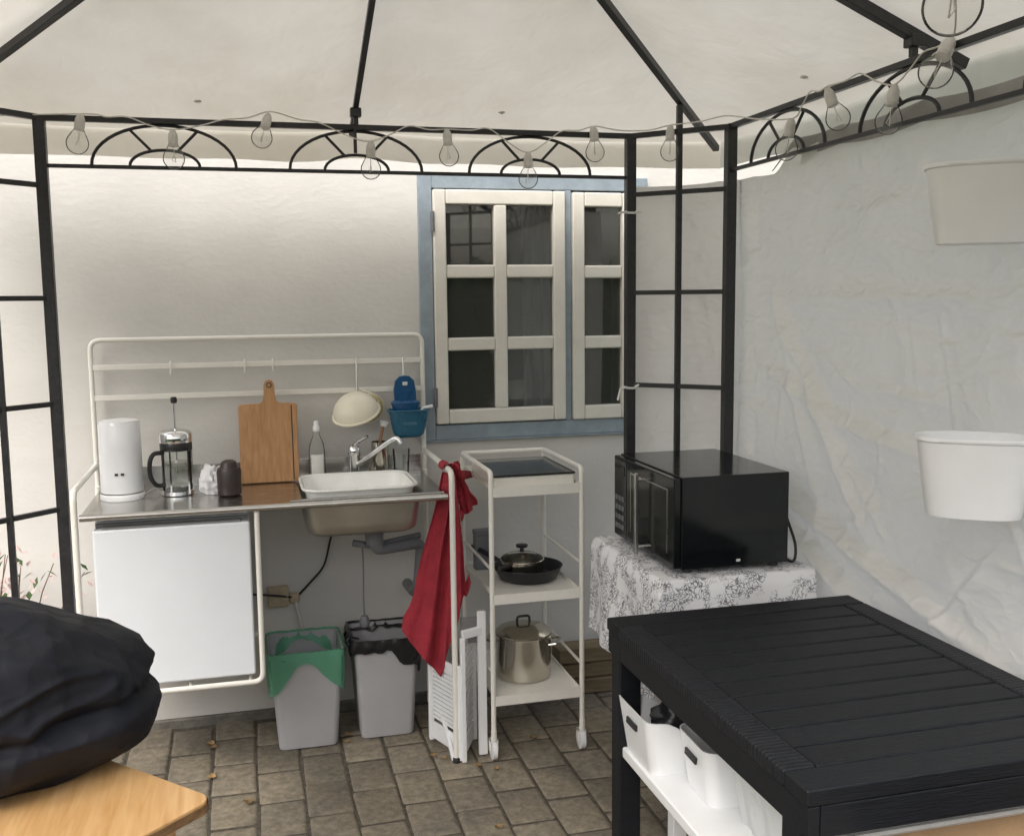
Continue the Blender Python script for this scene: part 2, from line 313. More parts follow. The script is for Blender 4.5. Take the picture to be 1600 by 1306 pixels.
def rrect(cx, cy, z, w, d, r, n=5):
    """Rounded rectangle loop, counter-clockwise."""
    r = min(r, w/2-1e-4, d/2-1e-4); pts = []
    for qx, qy, a0 in ((1, 1, 0), (-1, 1, 90), (-1, -1, 180), (1, -1, 270)):
        for k in range(n+1):
            a = R(a0+90*k/n); pts.append(Vector((cx+qx*(w/2-r)+r*math.cos(a), cy+qy*(d/2-r)+r*math.sin(a), z)))
    return pts
def arcpath(pts, r, n=4):
    """Polyline with rounded corners."""
    P = [Vector(p) for p in pts]; out = [P[0]]
    for a, b, c in zip(P, P[1:], P[2:]):
        d0 = (a-b).normalized(); d1 = (c-b).normalized()
        for k in range(n+1):
            t = k/n; out.append((b+d0*r)*(1-t)**2+b*2*t*(1-t)+(b+d1*r)*t*t)
    return out+[P[-1]]
def nz(x, y=0, z=0): return noise.noise(Vector((x, y, z)))
def rot(axis, deg): return Matrix.Rotation(R(deg), 3, axis)

# ================================================================ SETTING
g = MB(); g.box((-150, -150, -.3), (150, 150, -.035)); o = g.build('ground', GRASS, smooth=False); tag(o, 'lawn around the paved yard', kind='structure')
PX0, PY0, PITCHX, PITCHY = .488, .10, .142, .2105
g = MB(); g.box((-2.6, -5.2, -.06), (3.6, .56, -.0055)); paving = g.build('paving', SAND, smooth=False); tag(paving, 'brown grey concrete block paving of the yard', kind='structure')
def paver_mesh(seed, target=None, c=(0, 0), zr=0):
    rnd = random.Random(seed); bm = target or bmesh.new(); hw, hd = PITCHX/2-.0015, PITCHY/2-.0025
    jx = [rnd.uniform(-.0028, .001) for _ in range(4)]; jy = [rnd.uniform(-.003, .001) for _ in range(4)]
    def ring(ins, z, rad):
        out = []
        for q_, (sx, sy) in enumerate(((1, 1), (-1, 1), (-1, -1), (1, -1))):
            for k in range(3):
                a_ = R(90*q_+45*k); out.append(bm.verts.new((c[0]+sx*(hw+jx[q_]-ins-rad)+rad*math.cos(a_), c[1]+sy*(hd+jy[q_]-ins-rad)+rad*math.sin(a_), z+zr+rnd.uniform(-.0006, .0006))))
        return out
    rings = [ring(0, -.055, .007), ring(0, -.009, .007), ring(.0028, -.0032, .008), ring(.011, -.0004, .010)]
    for P, Q in zip(rings, rings[1:]):
        for k in range(12): f_ = bm.faces.new((P[k], P[(k+1) % 12], Q[(k+1) % 12], Q[k])); f_.smooth = True
    f_ = bm.faces.new(rings[-1]); f_.smooth = True
    if target: return
    me = bpy.data.meshes.new('paver'); bm.to_mesh(me); bm.free(); me.materials.append(PAVER); return me
pm = [paver_mesh(k) for k in range(8)]; restbm = bmesh.new(); q = 0
for i in range(-21, 22):
    for j in range(-25, 3):
        cx = PX0+(i+.5)*PITCHX; cy = PY0+(.5 if i % 2 == 0 else 0)*PITCHY + j*PITCHY - (.5*PITCHY if i % 2 == 0 else 0) + (.0 if i % 2 == 0 else .09) - PITCHY/2
        if cx > 3.5 or cx < -2.5 or cy > .63: continue
        dz = random.uniform(-.0025, .0025)
        if -.45 < cx < 2.15 and -.95 < cy:
            o = bpy.data.objects.new('paver', pm[q % 8]); q += 1; COL.objects.link(o); o.parent = paving; o.location = (cx, cy, dz); o.rotation_euler = (random.uniform(-.010, .010), random.uniform(-.010, .010), random.uniform(-.018, .018) + (math.pi if random.random() < .5 else 0))
        else: paver_mesh(i*100+j, restbm, (cx, cy), dz)
me = bpy.data.meshes.new('paver_field'); restbm.to_mesh(me); restbm.free(); me.materials.append(PAVER)
o = bpy.data.objects.new('paver_field', me); COL.objects.link(o); o.parent = paving; o['kind'] = 'stuff'

# ---------------------------------------------------------------- house wall with window
WY = .56
house = thing('house', (0, WY, 0), 'whitewashed house wall with a blue framed window behind the kitchen', 'house')
wx0, wx1, wz0, wz1 = 1.150, 1.985, 1.030, 1.945        # opening
b = MB()
for a, c in (((-5, WY, .03), (wx0, WY+.3, 3.0)), ((wx1, WY, .03), (6, WY+.3, 3.0)), ((wx0, WY, .03), (wx1, WY+.3, wz0)), ((wx0, WY, wz1), (wx1, WY+.3, 3.0))): b.box(a, c)
b.build('wall', WALL, house, smooth=False)
b = MB(); b.box((-5, WY-.012, -.05), (6, WY+.29, .028)); b.build('plinth', PLINTH, house, bevel=.006)
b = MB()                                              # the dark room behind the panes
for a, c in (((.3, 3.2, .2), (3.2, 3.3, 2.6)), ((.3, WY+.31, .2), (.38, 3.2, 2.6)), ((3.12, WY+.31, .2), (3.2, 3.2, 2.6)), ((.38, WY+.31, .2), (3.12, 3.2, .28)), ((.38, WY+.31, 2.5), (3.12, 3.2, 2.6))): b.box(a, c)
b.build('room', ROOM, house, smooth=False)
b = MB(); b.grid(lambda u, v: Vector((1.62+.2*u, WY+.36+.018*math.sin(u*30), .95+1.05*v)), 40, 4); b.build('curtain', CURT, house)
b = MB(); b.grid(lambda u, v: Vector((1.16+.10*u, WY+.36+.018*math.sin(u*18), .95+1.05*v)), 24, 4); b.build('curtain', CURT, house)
fy = WY-.022
fr = MB(); fr.box((wx0-.022, fy, wz0-.03), (wx0+.028, fy+.08, wz1+.025)); fr.box((wx1-.028, fy, wz0-.03), (wx1+.03, fy+.08, wz1+.025))
fr.box((wx0+.028, fy+.001, wz1-.025), (wx1-.028, fy+.079, wz1+.025)); fr.box((wx0+.028, fy+.001, wz0-.03), (wx1-.028, fy+.079, wz0+.025)); fr.box((1.683, fy+.002, wz0+.025), (1.708, fy+.078, wz1-.025))
wf = fr.build('window_frame', BLUE, house, bevel=.003)
b = MB(); b.box((wx0-.026, WY-.030, wz0-.036), (wx1+.034, WY+.02, wz0-.0305)); b.build('sill', BLUE, wf, bevel=.002)
def casement(x0, x1, z0, z1, single=False):
    y0, y1 = fy-.014, fy+.028; st = .047; mu = .024
    c = MB(); c.box((x0, y0, z0), (x0+st, y1, z1)); c.box((x1-st, y0, z0), (x1, y1, z1)); c.box((x0+st, y0+.001, z1-st-.006), (x1-st, y1-.001, z1)); c.box((x0+st, y0+.001, z0), (x1-st, y1-.001, z0+st+.006))
    xm = (x0+x1)/2; za, zb = z0+st+.006, z1-st-.006; 
    if not single: c.box((xm-mu, y0+.003, za), (xm+mu, y1-.003, zb))
    cols = ((x0+st, x1-st),) if single else ((x0+st, xm-mu), (xm+mu, x1-st))
    h = (zb-za-2*.048)/3; rows = []
    for k in range(3):
        r_ = za+k*(h+.048); rows.append((r_, r_+h))
        if k < 2:
            for xa, xb in cols: c.box((xa, y0+.004, r_+h), (xb, y1-.004, r_+h+.048))
    o = c.build('casement', CREAM, house, bevel=.006, seg=2)
    for r_ in rows:
        for xa, xb in cols:
            p = MB(); p.box((xa+.001, y0+.024, r_[0]+.001), (xb-.001, y0+.027, r_[1]-.001)); p.build('pane', GLASS, o, smooth=False)
    return o
c1 = casement(1.180, 1.681, 1.060, 1.915); c2 = casement(1.710, 1.955, 1.057, 1.912, True)
for z in (1.80, 1.16):
    b = MB(); b.tube([(1.176, fy-.016, z-.035), (1.176, fy-.016, z+.035)], .008); b.build('hinge', PIPE, c1)

# ---------------------------------------------------------------- gazebo
GX, GY = .866, -1.04; HB = .9145; HP = 1.16            # half beam length, half span to the beams
ZT, ZL = 2.055, 1.919
gz = thing('gazebo', (GX, GY, 0), 'black iron garden gazebo with arched rails and a beige cloth roof', 'gazebo')
def W2(side, along, out):                             # gazebo side 0 back, 1 right, 2 front, 3 left -> world xy
    v = Vector((along, out)); a = -side*math.pi/2
    return GX+v.x*math.cos(a)-v.y*math.sin(a), GY+v.x*math.sin(a)+v.y*math.cos(a)
def pt(side, along, out, z): x, y = W2(side, along, out); return (x, y, z)
def arch_obj(side, cx):
    z0 = ZL+.004; ro, ri = .206, .10; zo, zi = ZT-.012-z0, .048
    A = MB(); A.tube([pt(side, cx-ro*math.cos(math.pi*k/22), HP, z0+zo*math.sin(math.pi*k/22)) for k in range(23)], .0052, 6)
    a = A.build('arch', IRON, gz)
    I = MB(); I.tube([pt(side, cx-ri*math.cos(math.pi*k/16), HP, z0+zi*math.sin(math.pi*k/16)) for k in range(17)], .0050, 6); I.build('inner_arc', IRON, a)
    for an in (62, 118):
        s = MB(); s.tube([pt(side, cx+ri*.62*math.cos(R(an))*1.2, HP, z0+zi*math.sin(R(an))), pt(side, cx+ro*math.cos(R(an)), HP, z0+zo*math.sin(R(an)))], .0048, 6); s.build('spoke', IRON, a)
PEAK = 2.615; SL = .418
for side in range(4):
    b = MB(); b.bar(pt(side, -HB, HP, ZT), pt(side, HB, HP, ZT), .020, .017); b.build('top_rail', IRON, gz, bevel=.002)
    b = MB(); b.bar(pt(side, -HB, HP, ZL), pt(side, HB, HP, ZL), .013, .011); b.build('lower_rail', IRON, gz, bevel=.0015)
    for cx in (-.572, 0, .566): arch_obj(side, cx)
    # mid rib: from the peak out over the beam to the eave
    def zr(out): return PEAK-.018-SL*out
    thick = .017 if side in (0, 2) else .026
    b = MB(); b.bar(pt(side, 0, .05, zr(.05)), pt(side, 0, 1.30, zr(1.30)), thick, thick); b.build('rib', IRON, gz, bevel=.002)
    b = MB(); b.bar(pt(side, 0, HP, ZT+.01), pt(side, 0, HP, zr(HP)), .015); b.build('rib_strut', IRON, gz)
    b = MB(); b.box(*[tuple(Vector(pt(side, 0, HP, zr(HP)-.012))+Vector((s_*.017, s_*.017, s_*.014))) for s_ in (-1, 1)]); b.build('rib_clamp', IRON, gz, bevel=.003)
    if side in (0, 2):
        b = MB(); b.bar(pt(side, -.005, HP-.013, ZT), pt(side, -.005, HP-.013, 1.975), .010); b.build('hanger', IRON, gz)
    # corner panel between this side and the next one (clockwise)
    p0 = Vector(pt(side, HB, HP, 0)); p1 = Vector(pt((side+1) % 4, -HB, HP, 0)); pmid = (p0+p1)/2
    for p in (p0, p1):
        b = MB(); b.box((p.x-.0165, p.y-.0165, 0), (p.x+.0165, p.y+.0165, ZT+.008), rot('Z', 45) if False else None); b.build('post', IRON, gz, bevel=.003)
        b = MB(); b.box((p.x-.045, p.y-.045, -.004), (p.x+.045, p.y+.045, .004)); b.build('foot_plate', IRON, gz, bevel=.001)
    b = MB(); b.bar(pmid+Vector((0, 0, .27)), pmid+Vector((0, 0, 2.139)), .018); b.build('trellis_upright', IRON, gz, bevel=.002)
    for z in (1.862, 1.535, 1.222, .903, .585, .27):
        b = MB(); b.bar(p0+Vector((0, 0, z)), p1+Vector((0, 0, z)), .014, .015); b.build('trellis_bar', IRON, gz, bevel=.0015)
    b = MB(); b.bar(p0+Vector((0, 0, ZT)), p1+Vector((0, 0, ZT)), .019, .017); b.build('trellis_bar', IRON, gz, bevel=.0015)
    d = Vector((pmid.x-GX, pmid.y-GY, 0)); m_ = max(abs(d.x), abs(d.y)); d /= m_
    cc = Vector((GX, GY, 0))
    b = MB(); b.bar(cc+d*.05+Vector((0, 0, zr(.05))), cc+d*1.295+Vector((0, 0, zr(1.295)-.012)), .022, .022); b.build('rib', IRON, gz, bevel=.002)
b = MB(); b.lathe([(0, 2.50), (.07, 2.50), (.07, 2.60), (0, 2.61)], (GX, GY, 0), 16); b.build('hub', IRON, gz)
# cloth roof: eight sectors sagging a little between the ribs, then a hanging valance
EAVE = 1.32
def roof_pt(a, f):
    """a: angle 0..8 (sectors), f: 0..1 from the peak to the eave."""
    k = int(a) % 8; t = a-int(a); ang = R(45)*a; c_, s_ = math.cos(ang), math.sin(ang); m_ = max(abs(c_), abs(s_)); e = EAVE*f
    x, y = GX+c_/m_*e, GY+s_/m_*e
    sag = .030*math.sin(math.pi*t)*math.sin(math.pi*min(1, f*.93))+.006*math.sin(math.pi*t)
    return Vector((x, y, PEAK-SL*e+.006-sag+.004*nz(x*3, y*3, 1.7)))
NA, NF = 96, 22
b = MB(); rows = []
for j in range(1, NF+1): rows.append([b.bm.verts.new(roof_pt(8*k/NA, j/NF)) for k in range(NA)])
top = b.bm.verts.new(roof_pt(0, 0))
for k in range(NA): b.bm.faces.new((top, rows[0][k], rows[0][(k+1) % NA]))
for A, B in zip(rows, rows[1:]):
    for k in range(NA): b.bm.faces.new((A[k], B[k], B[(k+1) % NA], A[(k+1) % NA]))
can = b.build('canopy', CANOPY, gz, angle=80); can['label'] = 'beige cloth roof of the gazebo'
b = MB(); ring0 = [roof_pt(8*k/384, 1) for k in range(384)]; rr = []
for dz, o_ in ((.004, .004), (-.03, .006), (-.055, .004), (-.088, .003)):
    rr.append([b.bm.verts.new((GX+(p.x-GX)*(1+o_), GY+(p.y-GY)*(1+o_), p.z+dz+(.003*math.sin(k*.35)+.006*nz(p.x*2, p.y*2) if dz < -.05 else 0))) for k, p in enumerate(ring0)])
for A, B in zip(rr, rr[1:]):
    for k in range(384): b.bm.faces.new((A[k], B[k], B[(k+1) % 384], A[(k+1) % 384]))
b.build('valance', VALANCE, can, angle=80)
for side, al in ((0, -.47), (0, .47), (1, -.47), (1, .47)):
    x, y = W2(side, al, 1.155); z = PEAK-SL*1.155-.016
    b = MB(); b.tube([(x+.0085*math.cos(2*math.pi*k/14), y+.0085*math.sin(2*math.pi*k/14), z) for k in range(14)], .0032, 6, closed=True); b.build('eyelet', SILVER, can)

# ---------------------------------------------------------------- tarpaulin side wall
tp_path = [Vector(p) for p in ((1.80, .155), (1.86, .115), (1.94, .045), (2.05, -.055), (2.085, -.12), (2.085, -2.0))]
seg = [(b_-a_).length for a_, b_ in zip(tp_path, tp_path[1:])]; TL = sum(seg)
def along(s):
    for k, L_ in enumerate(seg):
        if s <= L_ or k == len(seg)-1: t = s/L_; d = (tp_path[k+1]-tp_path[k]).normalized(); return tp_path[k].lerp(tp_path[k+1], t), Vector((d.y, -d.x))
        s -= L_
creases = [(.62, 1.45, 1.0, 1.02, .016), (.5, 1.30, .95, 1.17, .012), (.45, .95, 1.6, .70, .018), (.55, 1.62, .9, .80, .011), (.8, 1.18, 1.4, 1.12, .014), (.9, 1.12, 1.12, .84, .012), (.5, 1.52, 1.9, 1.50, .008), (.75, 1.75, 1.9, 1.73, .006), (1.0, 1.06, 1.22, .86, .012), (.6, .85, 1.2, .62, .014)]
import numpy as np
NU, NV = 420, 300
rc = random.Random(77); cr_all = [c_+(.024,) for c_ in creases]
for k in range(150):
    s0 = rc.uniform(0, TL); z0_ = .1+1.7*rc.random()**1.3; an = R(rc.choice((rc.uniform(-35, -5), rc.uniform(-80, -40), rc.uniform(-12, 12), rc.uniform(50, 110)))); ln = rc.uniform(.10, .42)
    cr_all.append((s0, z0_, s0+ln*math.cos(an), z0_+ln*math.sin(an), rc.uniform(.002, .0075)*(1.25-.45*z0_), rc.uniform(.007, .016)))
SS, ZZ = np.meshgrid(np.linspace(0, TL, NU+1), np.linspace(.03, 1.95, NV+1), indexing='ij'); DD = np.zeros_like(SS)
for s0, z0_, s1, z1_, a, wd in cr_all:
    dx, dz = s1-s0, z1_-z0_; L2 = dx*dx+dz*dz; t = np.clip(((SS-s0)*dx+(ZZ-z0_)*dz)/L2, 0, 1); ed = np.hypot(SS-(s0+t*dx), ZZ-(z0_+t*dz)); dd = ((SS-s0)*(-dz)+(ZZ-z0_)*dx)
    fall = np.sin(np.pi*np.clip(t, .04, .96))**.6
    DD += a*fall*np.exp(-(ed/wd)**1.4) - .6*a*fall*np.exp(-((ed-2.2*wd)/(1.8*wd))**2)*np.where(dd > 0, 1, .15)
def sst(x): x = max(0, min(1, x)); return x*x*(3-2*x)
fix = [0, .30, .46, .72, .95, 1.30, 1.75, TL]
def tarp_pt(u, v):
    s = u*TL; p, n = along(s)
    top = 1.895
    for a_, b_ in zip(fix, fix[1:]):
        if a_ <= s <= b_: top -= .028*(b_-a_)*math.sin(math.pi*(s-a_)/(b_-a_))
    top += .076*sst((s-.58)/.16)
    z = .03+(top-.03)*v
    low = min(1, max(0, (1.6-z)/.9))
    d = 1.25*float(DD[min(NU, int(round(u*NU))), min(NV, int(round((z-.03)/1.92*NV)))])+.010*nz(s*2.1, z*1.3, 3)+.014*low*nz(s*3.2+z*1.1, z*2.6, 9)
    d += .009*nz(s*9+z*2.0, z*1.2, 2)*max(0, 1-abs(s-.45)/.5)
    if s < .5:
        d = max(-.012, min(.016, d)); d -= .022*sst(s/.05)*sst((.5-s)/.1)*(.5+.5*math.sin(s*24+z*2.6+.8*math.sin(z*3.1)))+.010*sst(s/.05)*abs(nz(s*12+z*3, z*4, 6)); return Vector((p.x+n.x*-d, p.y+n.y*-d, z))
    return Vector((p.x-d, p.y, z))
b = MB(); b.grid(tarp_pt, NU, NV); tarp = b.build('tarpaulin', TARP, None, angle=180, loc=(2.08, -.9, 0)); tag(tarp, 'wrinkled translucent white tarpaulin hung as side wall of the gazebo', 'tarpaulin')
for z, k in ((1.805, 0), (1.215, 1)):
    px, py = 1.781, .12
    b = MB(); b.tube([(px+.024*math.cos(a_), py+.024*math.sin(a_), z+.004*math.sin(a_)) for a_ in [2*math.pi*i/12 for i in range(12)]], .004, 6, closed=True)
    b.tube([(px-.02, py-.02, z), (px-.045, py-.03, z-.004+.0*k), (px-.055, py-.03, z-.008-.035*k)], .004, 6); b.tube([(px+.01, py-.024, z), (px+.03, py-.03, z+.012*k)], .005, 6)
    b.build('tie', TIE, tarp)
# ragged torn edge of the sheet where it is tied to the post
b = MB()
def rag(u, v):
    z = 1.86-.86*u; wdt = .016+.024*abs(nz(z*9, 3))+.018*max(0, nz(z*23, 8))
    return Vector((1.802-wdt*v, .156+.012*nz(z*20, v*2), z))
b.grid(rag, 80, 3); b.build('torn_hem', TARP, tarp, angle=180)
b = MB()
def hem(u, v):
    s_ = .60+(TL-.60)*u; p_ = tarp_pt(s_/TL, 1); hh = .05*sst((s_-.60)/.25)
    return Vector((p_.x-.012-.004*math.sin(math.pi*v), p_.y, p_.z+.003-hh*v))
b.grid(hem, 160, 4); b.build('hem', mat('shaded_tarp_hem', (.36, .35, .34), .7, noise_scale=9, noise_amt=.15, bump=.3, bump_scale=30), tarp, angle=180)  # folded hem; the shade of blocked backlight is put into its grey
b = MB()                                                # a loose flap folded over the right beam
b.grid(lambda u, v: Vector((2.052+.004*nz(u*3, v*3), -.505-.085*u-.01*v, 1.888+.040*v+.012*u)), 8, 6); b.build('folded_flap', TIE, tarp)

# ---------------------------------------------------------------- festoon lights
fes = thing('festoon_lights', (.9, .1, 1.9), 'string of clear glass bulbs looped along the gazebo rails', 'string lights')
bm_b = MB(); bm_b.lathe([(.0318*math.sin(R(a_)), -.0395-.0318*math.cos(R(a_))) for a_ in range(0, 121, 10)]+[(.0225, -.014), (.0175, -.006), (.0135, .004)], (0, 0, 0), 32); bulb_me = None
bulbs = [((.062, .095, 2.02), 10), ((.321, .095, 1.983), 0), ((.589, .095, 2.045), 25), ((.907, .095, 1.965), -8), ((1.153, .095, 2.01), 5), ((1.417, .095, 1.945), 0), ((1.644, .095, 2.035), 4), ((1.872, .0, 2.03), 0),
         ((1.995, -.54, 1.965), 14), ((2.0, -.75, 2.01), -20), ((2.0, -1.00, 1.965), 8), ((1.985, -1.20, 2.03), 35), ((1.49, -1.87, 1.975), 0)]
src_b = bm_b.build('bulb', BULBG, None); b = MB(); b.tube([(0, 0, -.004), (0, 0, .012), (0, 0, .03), (0, 0, .045)], [.014, .015, .014, .007], 10); src_s = b.build('socket', WIRE, None)
b = MB(); b.tube([(0, 0, -.005), (.002, 0, -.025), (-.006, 0, -.045), (.006, 0, -.05), (.002, 0, -.028)], .0012, 5); src_f = b.build('filament', WIRE, None)
for k, (p, tilt) in enumerate(bulbs):
    if k == 0: ob, os_, of = src_b, src_s, src_f
    else: ob, os_, of = [s.copy() for s in (src_b, src_s, src_f)]; [COL.objects.link(o_) for o_ in (ob, os_, of)]
    ob.parent = fes; os_.parent = ob; of.parent = ob; ob.location = Vector(p)-ORG[fes]; ob.rotation_euler = (R(tilt)*.4, R(tilt), R(k*37)); 
    if k == len(bulbs)-1: ob.scale = (1.3, 1.3, 1.3)
    elif k == 11: ob.scale = (1.15,)*3
wp = [(-.3, .10, 2.045)]
for k, (p, tilt) in enumerate(bulbs):
    q_ = Vector(p)+Vector((.045*math.sin(R(tilt)), 0, .045 if k < 12 else .058))
    if k: 
        a_ = Vector(wp[-1]); mid = (a_+q_)/2
        hi = Vector((mid.x, mid.y, ZT+.006 if k < 12 else 2.18)); wp += [a_.lerp(hi, .55)+Vector((0, 0, -.004)), hi, hi.lerp(q_, .5)+Vector((0, 0, -.006))]
    wp.append(tuple(q_))
wp += [(1.40, -2.0, 2.12), (1.2, -2.1, 2.08)]
def smooth_path(P, n=5):
    P = [Vector(p) for p in P]; out = []
    for i in range(len(P)-1):
        p0, p1, p2, p3 = P[max(0, i-1)], P[i], P[i+1], P[min(len(P)-1, i+2)]
        for k in range(n):
            t = k/n; out.append(.5*((2*p1)+(p2-p0)*t+(2*p0-5*p1+4*p2-p3)*t*t+(3*p1-p0-3*p2+p3)*t**3))
    return out+[P[-1]]
b = MB(); b.tube(smooth_path(wp), .0022, 5); b.build('wire', WIRE, fes)

# ================================================================ MINI KITCHEN
KW, KD, KH, HR, HC = 1.127, .512, 1.395, .972, .900
kit = thing('mini_kitchen', (KW/2, KD/2, 0), 'white tubular mini kitchen with steel worktop, sink and hanging rails', 'kitchen unit')
TR = .0095
for x in (0, KW):
    b = MB(); b.tube(arcpath([(x, 0, .012), (x, 0, HR), (x, KD-.012, HR)], .035, 6), TR, 10); b.build('side_frame', WHITEM, kit)
    b = MB(); b.lathe([(0, 0), (.014, 0), (.014, .014), (.011, .018)], (x, 0, 0), 12); b.build('foot', BLACKP, kit)
    b = MB(); b.tube([(x, KD-.01, .012), (x, KD-.01, .90)], TR, 10); b.build('leg', WHITEM, kit)
b = MB(); b.tube(arcpath([(0, KD, .85), (0, KD, KH), (KW, KD, KH), (KW, KD, .85)], .035, 6), .0085, 10); rackf = b.build('rack_frame', WHITEM, kit)
for z in (1.303, 1.200):
    b = MB(); b.box((.006, KD-.007, z-.009), (KW-.006, KD-.003, z+.009)); b.build('rail', WHITEM, kit, bevel=.0015)
for x in (.255, .50, .595):
    b = MB(); b.tube(arcpath([(x, KD+.004, 1.300), (x, KD+.004, 1.318), (x, KD-.016, 1.318), (x, KD-.016, 1.28), (x, KD-.034, 1.272), (x, KD-.034, 1.288)], .006, 3), .0028, 6); b.build('hook', WHITEM, kit)
for x, z in ((.886, 1.20), (1.054, 1.245)):
    b = MB(); b.tube(arcpath([(x, KD+.004, 1.300), (x, KD+.004, 1.317), (x, KD-.017, 1.317), (x, KD-.017, z+.0), (x, KD-.034, z-.010), (x, KD-.034, z+.010)], .006, 3), .003, 6); b.build('hook', SILVER, kit)
# worktop of sheet steel with a rolled edge and a cut-out for the sink
sx0, sx1, sy0, sy1 = .655, 1.045, .045, .375
b = MB()
for a, c in (((.016, .002, HC-.018), (sx0, KD-.02, HC)), ((sx1, .002, HC-.018), (KW-.016, KD-.02, HC)), ((sx0, .002, HC-.018), (sx1, sy0, HC)), ((sx0, sy1, HC-.018), (sx1, KD-.02, HC))): b.box(a, c)
wt = b.build('worktop', STEEL, kit, smooth=False)
b = MB(); b.tube([(.014, .0005, HC-.008), (KW-.014, .0005, HC-.008)], .0105, 10); b.build('front_edge', STEEL, wt)
b = MB(); b.box((.016, KD-.0195, HC-.018), (KW-.016, KD-.0145, HC+.062)); b.build('splashback', STEEL, wt, bevel=.002)
b = MB(); b.box((.62, .010, HC+.0015), (KW-.022, .030, HC+.007)); b.build('sink_flange', STEEL, wt, bevel=.002)
def bowl(cx, cy, w_, d_, z1, z0, r_, taper, th, mb):
    out = [rrect(cx, cy, z1, w_, d_, r_), rrect(cx, cy, (z1*.3+z0*.7), w_-taper*.7, d_-taper*.7, r_), rrect(cx, cy, z0+.012, w_-taper, d_-taper, r_), rrect(cx, cy, z0, w_-taper-.03, d_-taper-.03, r_)]
    inn = [rrect(cx, cy, z0+th, w_-taper-.03-th, d_-taper-.03-th, r_), rrect(cx, cy, z0+.012+th, w_-taper-2*th, d_-taper-2*th, r_), rrect(cx, cy, (z1*.3+z0*.7), w_-taper*.7-2*th, d_-taper*.7-2*th, r_), rrect(cx, cy, z1, w_-2*th, d_-2*th, r_)]
    mb.loft(list(reversed(out)) + [] , cap0=True, cap1=False) if False else None
    loops = [out[3], out[2], out[1], out[0], inn[3], inn[2], inn[1], inn[0]]
    mb.loft(loops, True, True); return mb
b = bowl((sx0+sx1)/2, (sy0+sy1)/2, sx1-sx0-.004, sy1-sy0-.004, HC-.004, .770, .05, .035, .003, MB()); b.build('sink_bowl', SINKST, kit, angle=60)
b = MB(); b.lathe([(.045, .768), (.045, .755), (.030, .735), (.030, .705)], (.90, .21, 0), 16); b.build('drain', PIPE, kit)
b = MB(); b.tube(arcpath([(.90, .21, .712), (.90, .21, .682), (1.075, .30, .675), (1.06, .30, .52), (1.06, .40, .47), (1.06, .56, .46)], .03, 5), .019, 12); b.build('drain_pipe', PIPE, kit)
b = MB(); b.tube([(.83, .24, .705), (.90, .24, .690), (1.07, .31, .700)], .012, 8); b.build('overflow_pipe', PIPE, kit)
b = MB(); b.tube(smooth_path([(.868, .30, .69), (.870, .30, .6), (.868, .30, .5), (.869, .30, .43)]), .003, 6); b.lathe([(0, .39), (.016, .393), (.019, .41), (.012, .43), (0, .435)], (.869, .30, 0), 12); b.build('pull_chain', PIPE, kit)
# mixer tap
b = MB(); b.lathe([(0, HC), (.028, HC), (.028, HC+.008), (.021, HC+.014), (.020, HC+.075), (.023, HC+.08), (.021, HC+.105), (.012, HC+.115), (0, HC+.117)], (.862, .425, 0), 20); tap = b.build('tap', CHROME, kit)
b = MB(); b.tube(smooth_path([(.868, .415, HC+.040), (.92, .375, HC+.085), (.98, .335, HC+.135), (1.002, .320, HC+.142), (1.010, .315, HC+.125)], 4), .0095, 10); b.build('spout', CHROME, tap)
b = MB(); b.tube([(.862, .425, HC+.112), (.880, .40, HC+.132), (.905, .375, HC+.148)], [.008, .0075, .006], 8); b.build('lever', CHROME, tap)
# fridge cradle
b = MB(); b.tube(arcpath([(.518, .006, HC-.02), (.518, .006, .342), (.02, .006, .342)], .03, 6), TR-.001, 10); b.build('cradle_frame', WHITEM, kit)
b = MB(); b.tube(arcpath([(.518, .47, HC-.02), (.518, .47, .342), (.02, .47, .342)], .03, 6), TR-.001, 10); b.build('cradle_frame', WHITEM, kit)
for x in (.1, .3, .48):
    b = MB(); b.tube([(x, .006, .342), (x, .47, .342)], .006, 8); b.build('cradle_bar', WHITEM, kit)

fg = thing('mini_fridge', (.27, .25, .352), 'small white table fridge under the steel worktop', 'fridge')
b = MB(); b.box((.045, .062, .357), (.495, .475, .868)); b.build('body', FRIDGE, fg, bevel=.008)
b = MB(); b.box((.049, .050, .364), (.491, .062, .862)); b.build('gasket', SEAL, fg)
b = MB(); b.box((.043, .014, .362), (.497, .050, .850)); dr = b.build('door', FRIDGE, fg, bevel=.008, seg=3)
b = MB(); b.box((.07, .016, .8505), (.47, .048, .856)); b.build('handle_lip', SEAL, dr, bevel=.002)
for x in (.07, .47):
    for y in (.1, .44):
        b = MB(); b.lathe([(0, .350), (.014, .350), (.014, .358)], (x, y, 0), 10); b.build('foot', BLACKP, fg)

# ---------------------------------------------------------------- things on the worktop
Z0 = HC+.0008
can_ = thing('kettle', (.108, .25, Z0), 'tall plain white cylindrical kettle standing on the steel worktop', 'kettle')
b = MB(); b.lathe([(0, 0), (.066, 0), (.067, .006), (.067, .016), (.064, .02)], (.108, .25, Z0), 36); b.build('base', WPLAST, can_)
b = MB(); b.lathe([(.062, .022), (.0645, .024), (.0645, .15), (.0635, .238), (.060, .245)], (.108, .25, Z0), 40); b.build('body', mat('glossy_white', (.82, .83, .85), .13, noise_scale=12, noise_amt=.02), can_)
b = MB(); b.lathe([(.0595, .243), (.058, .250), (.03, .254), (0, .255)], (.108, .25, Z0), 36); b.build('lid', WPLAST, can_)
for dx in (-.008, .010):
    b = MB(); b.box((.108+dx-.005, .1825, Z0+.083), (.108+dx+.005, .1855, Z0+.090)); b.build('logo_mark', BLACKP, can_)
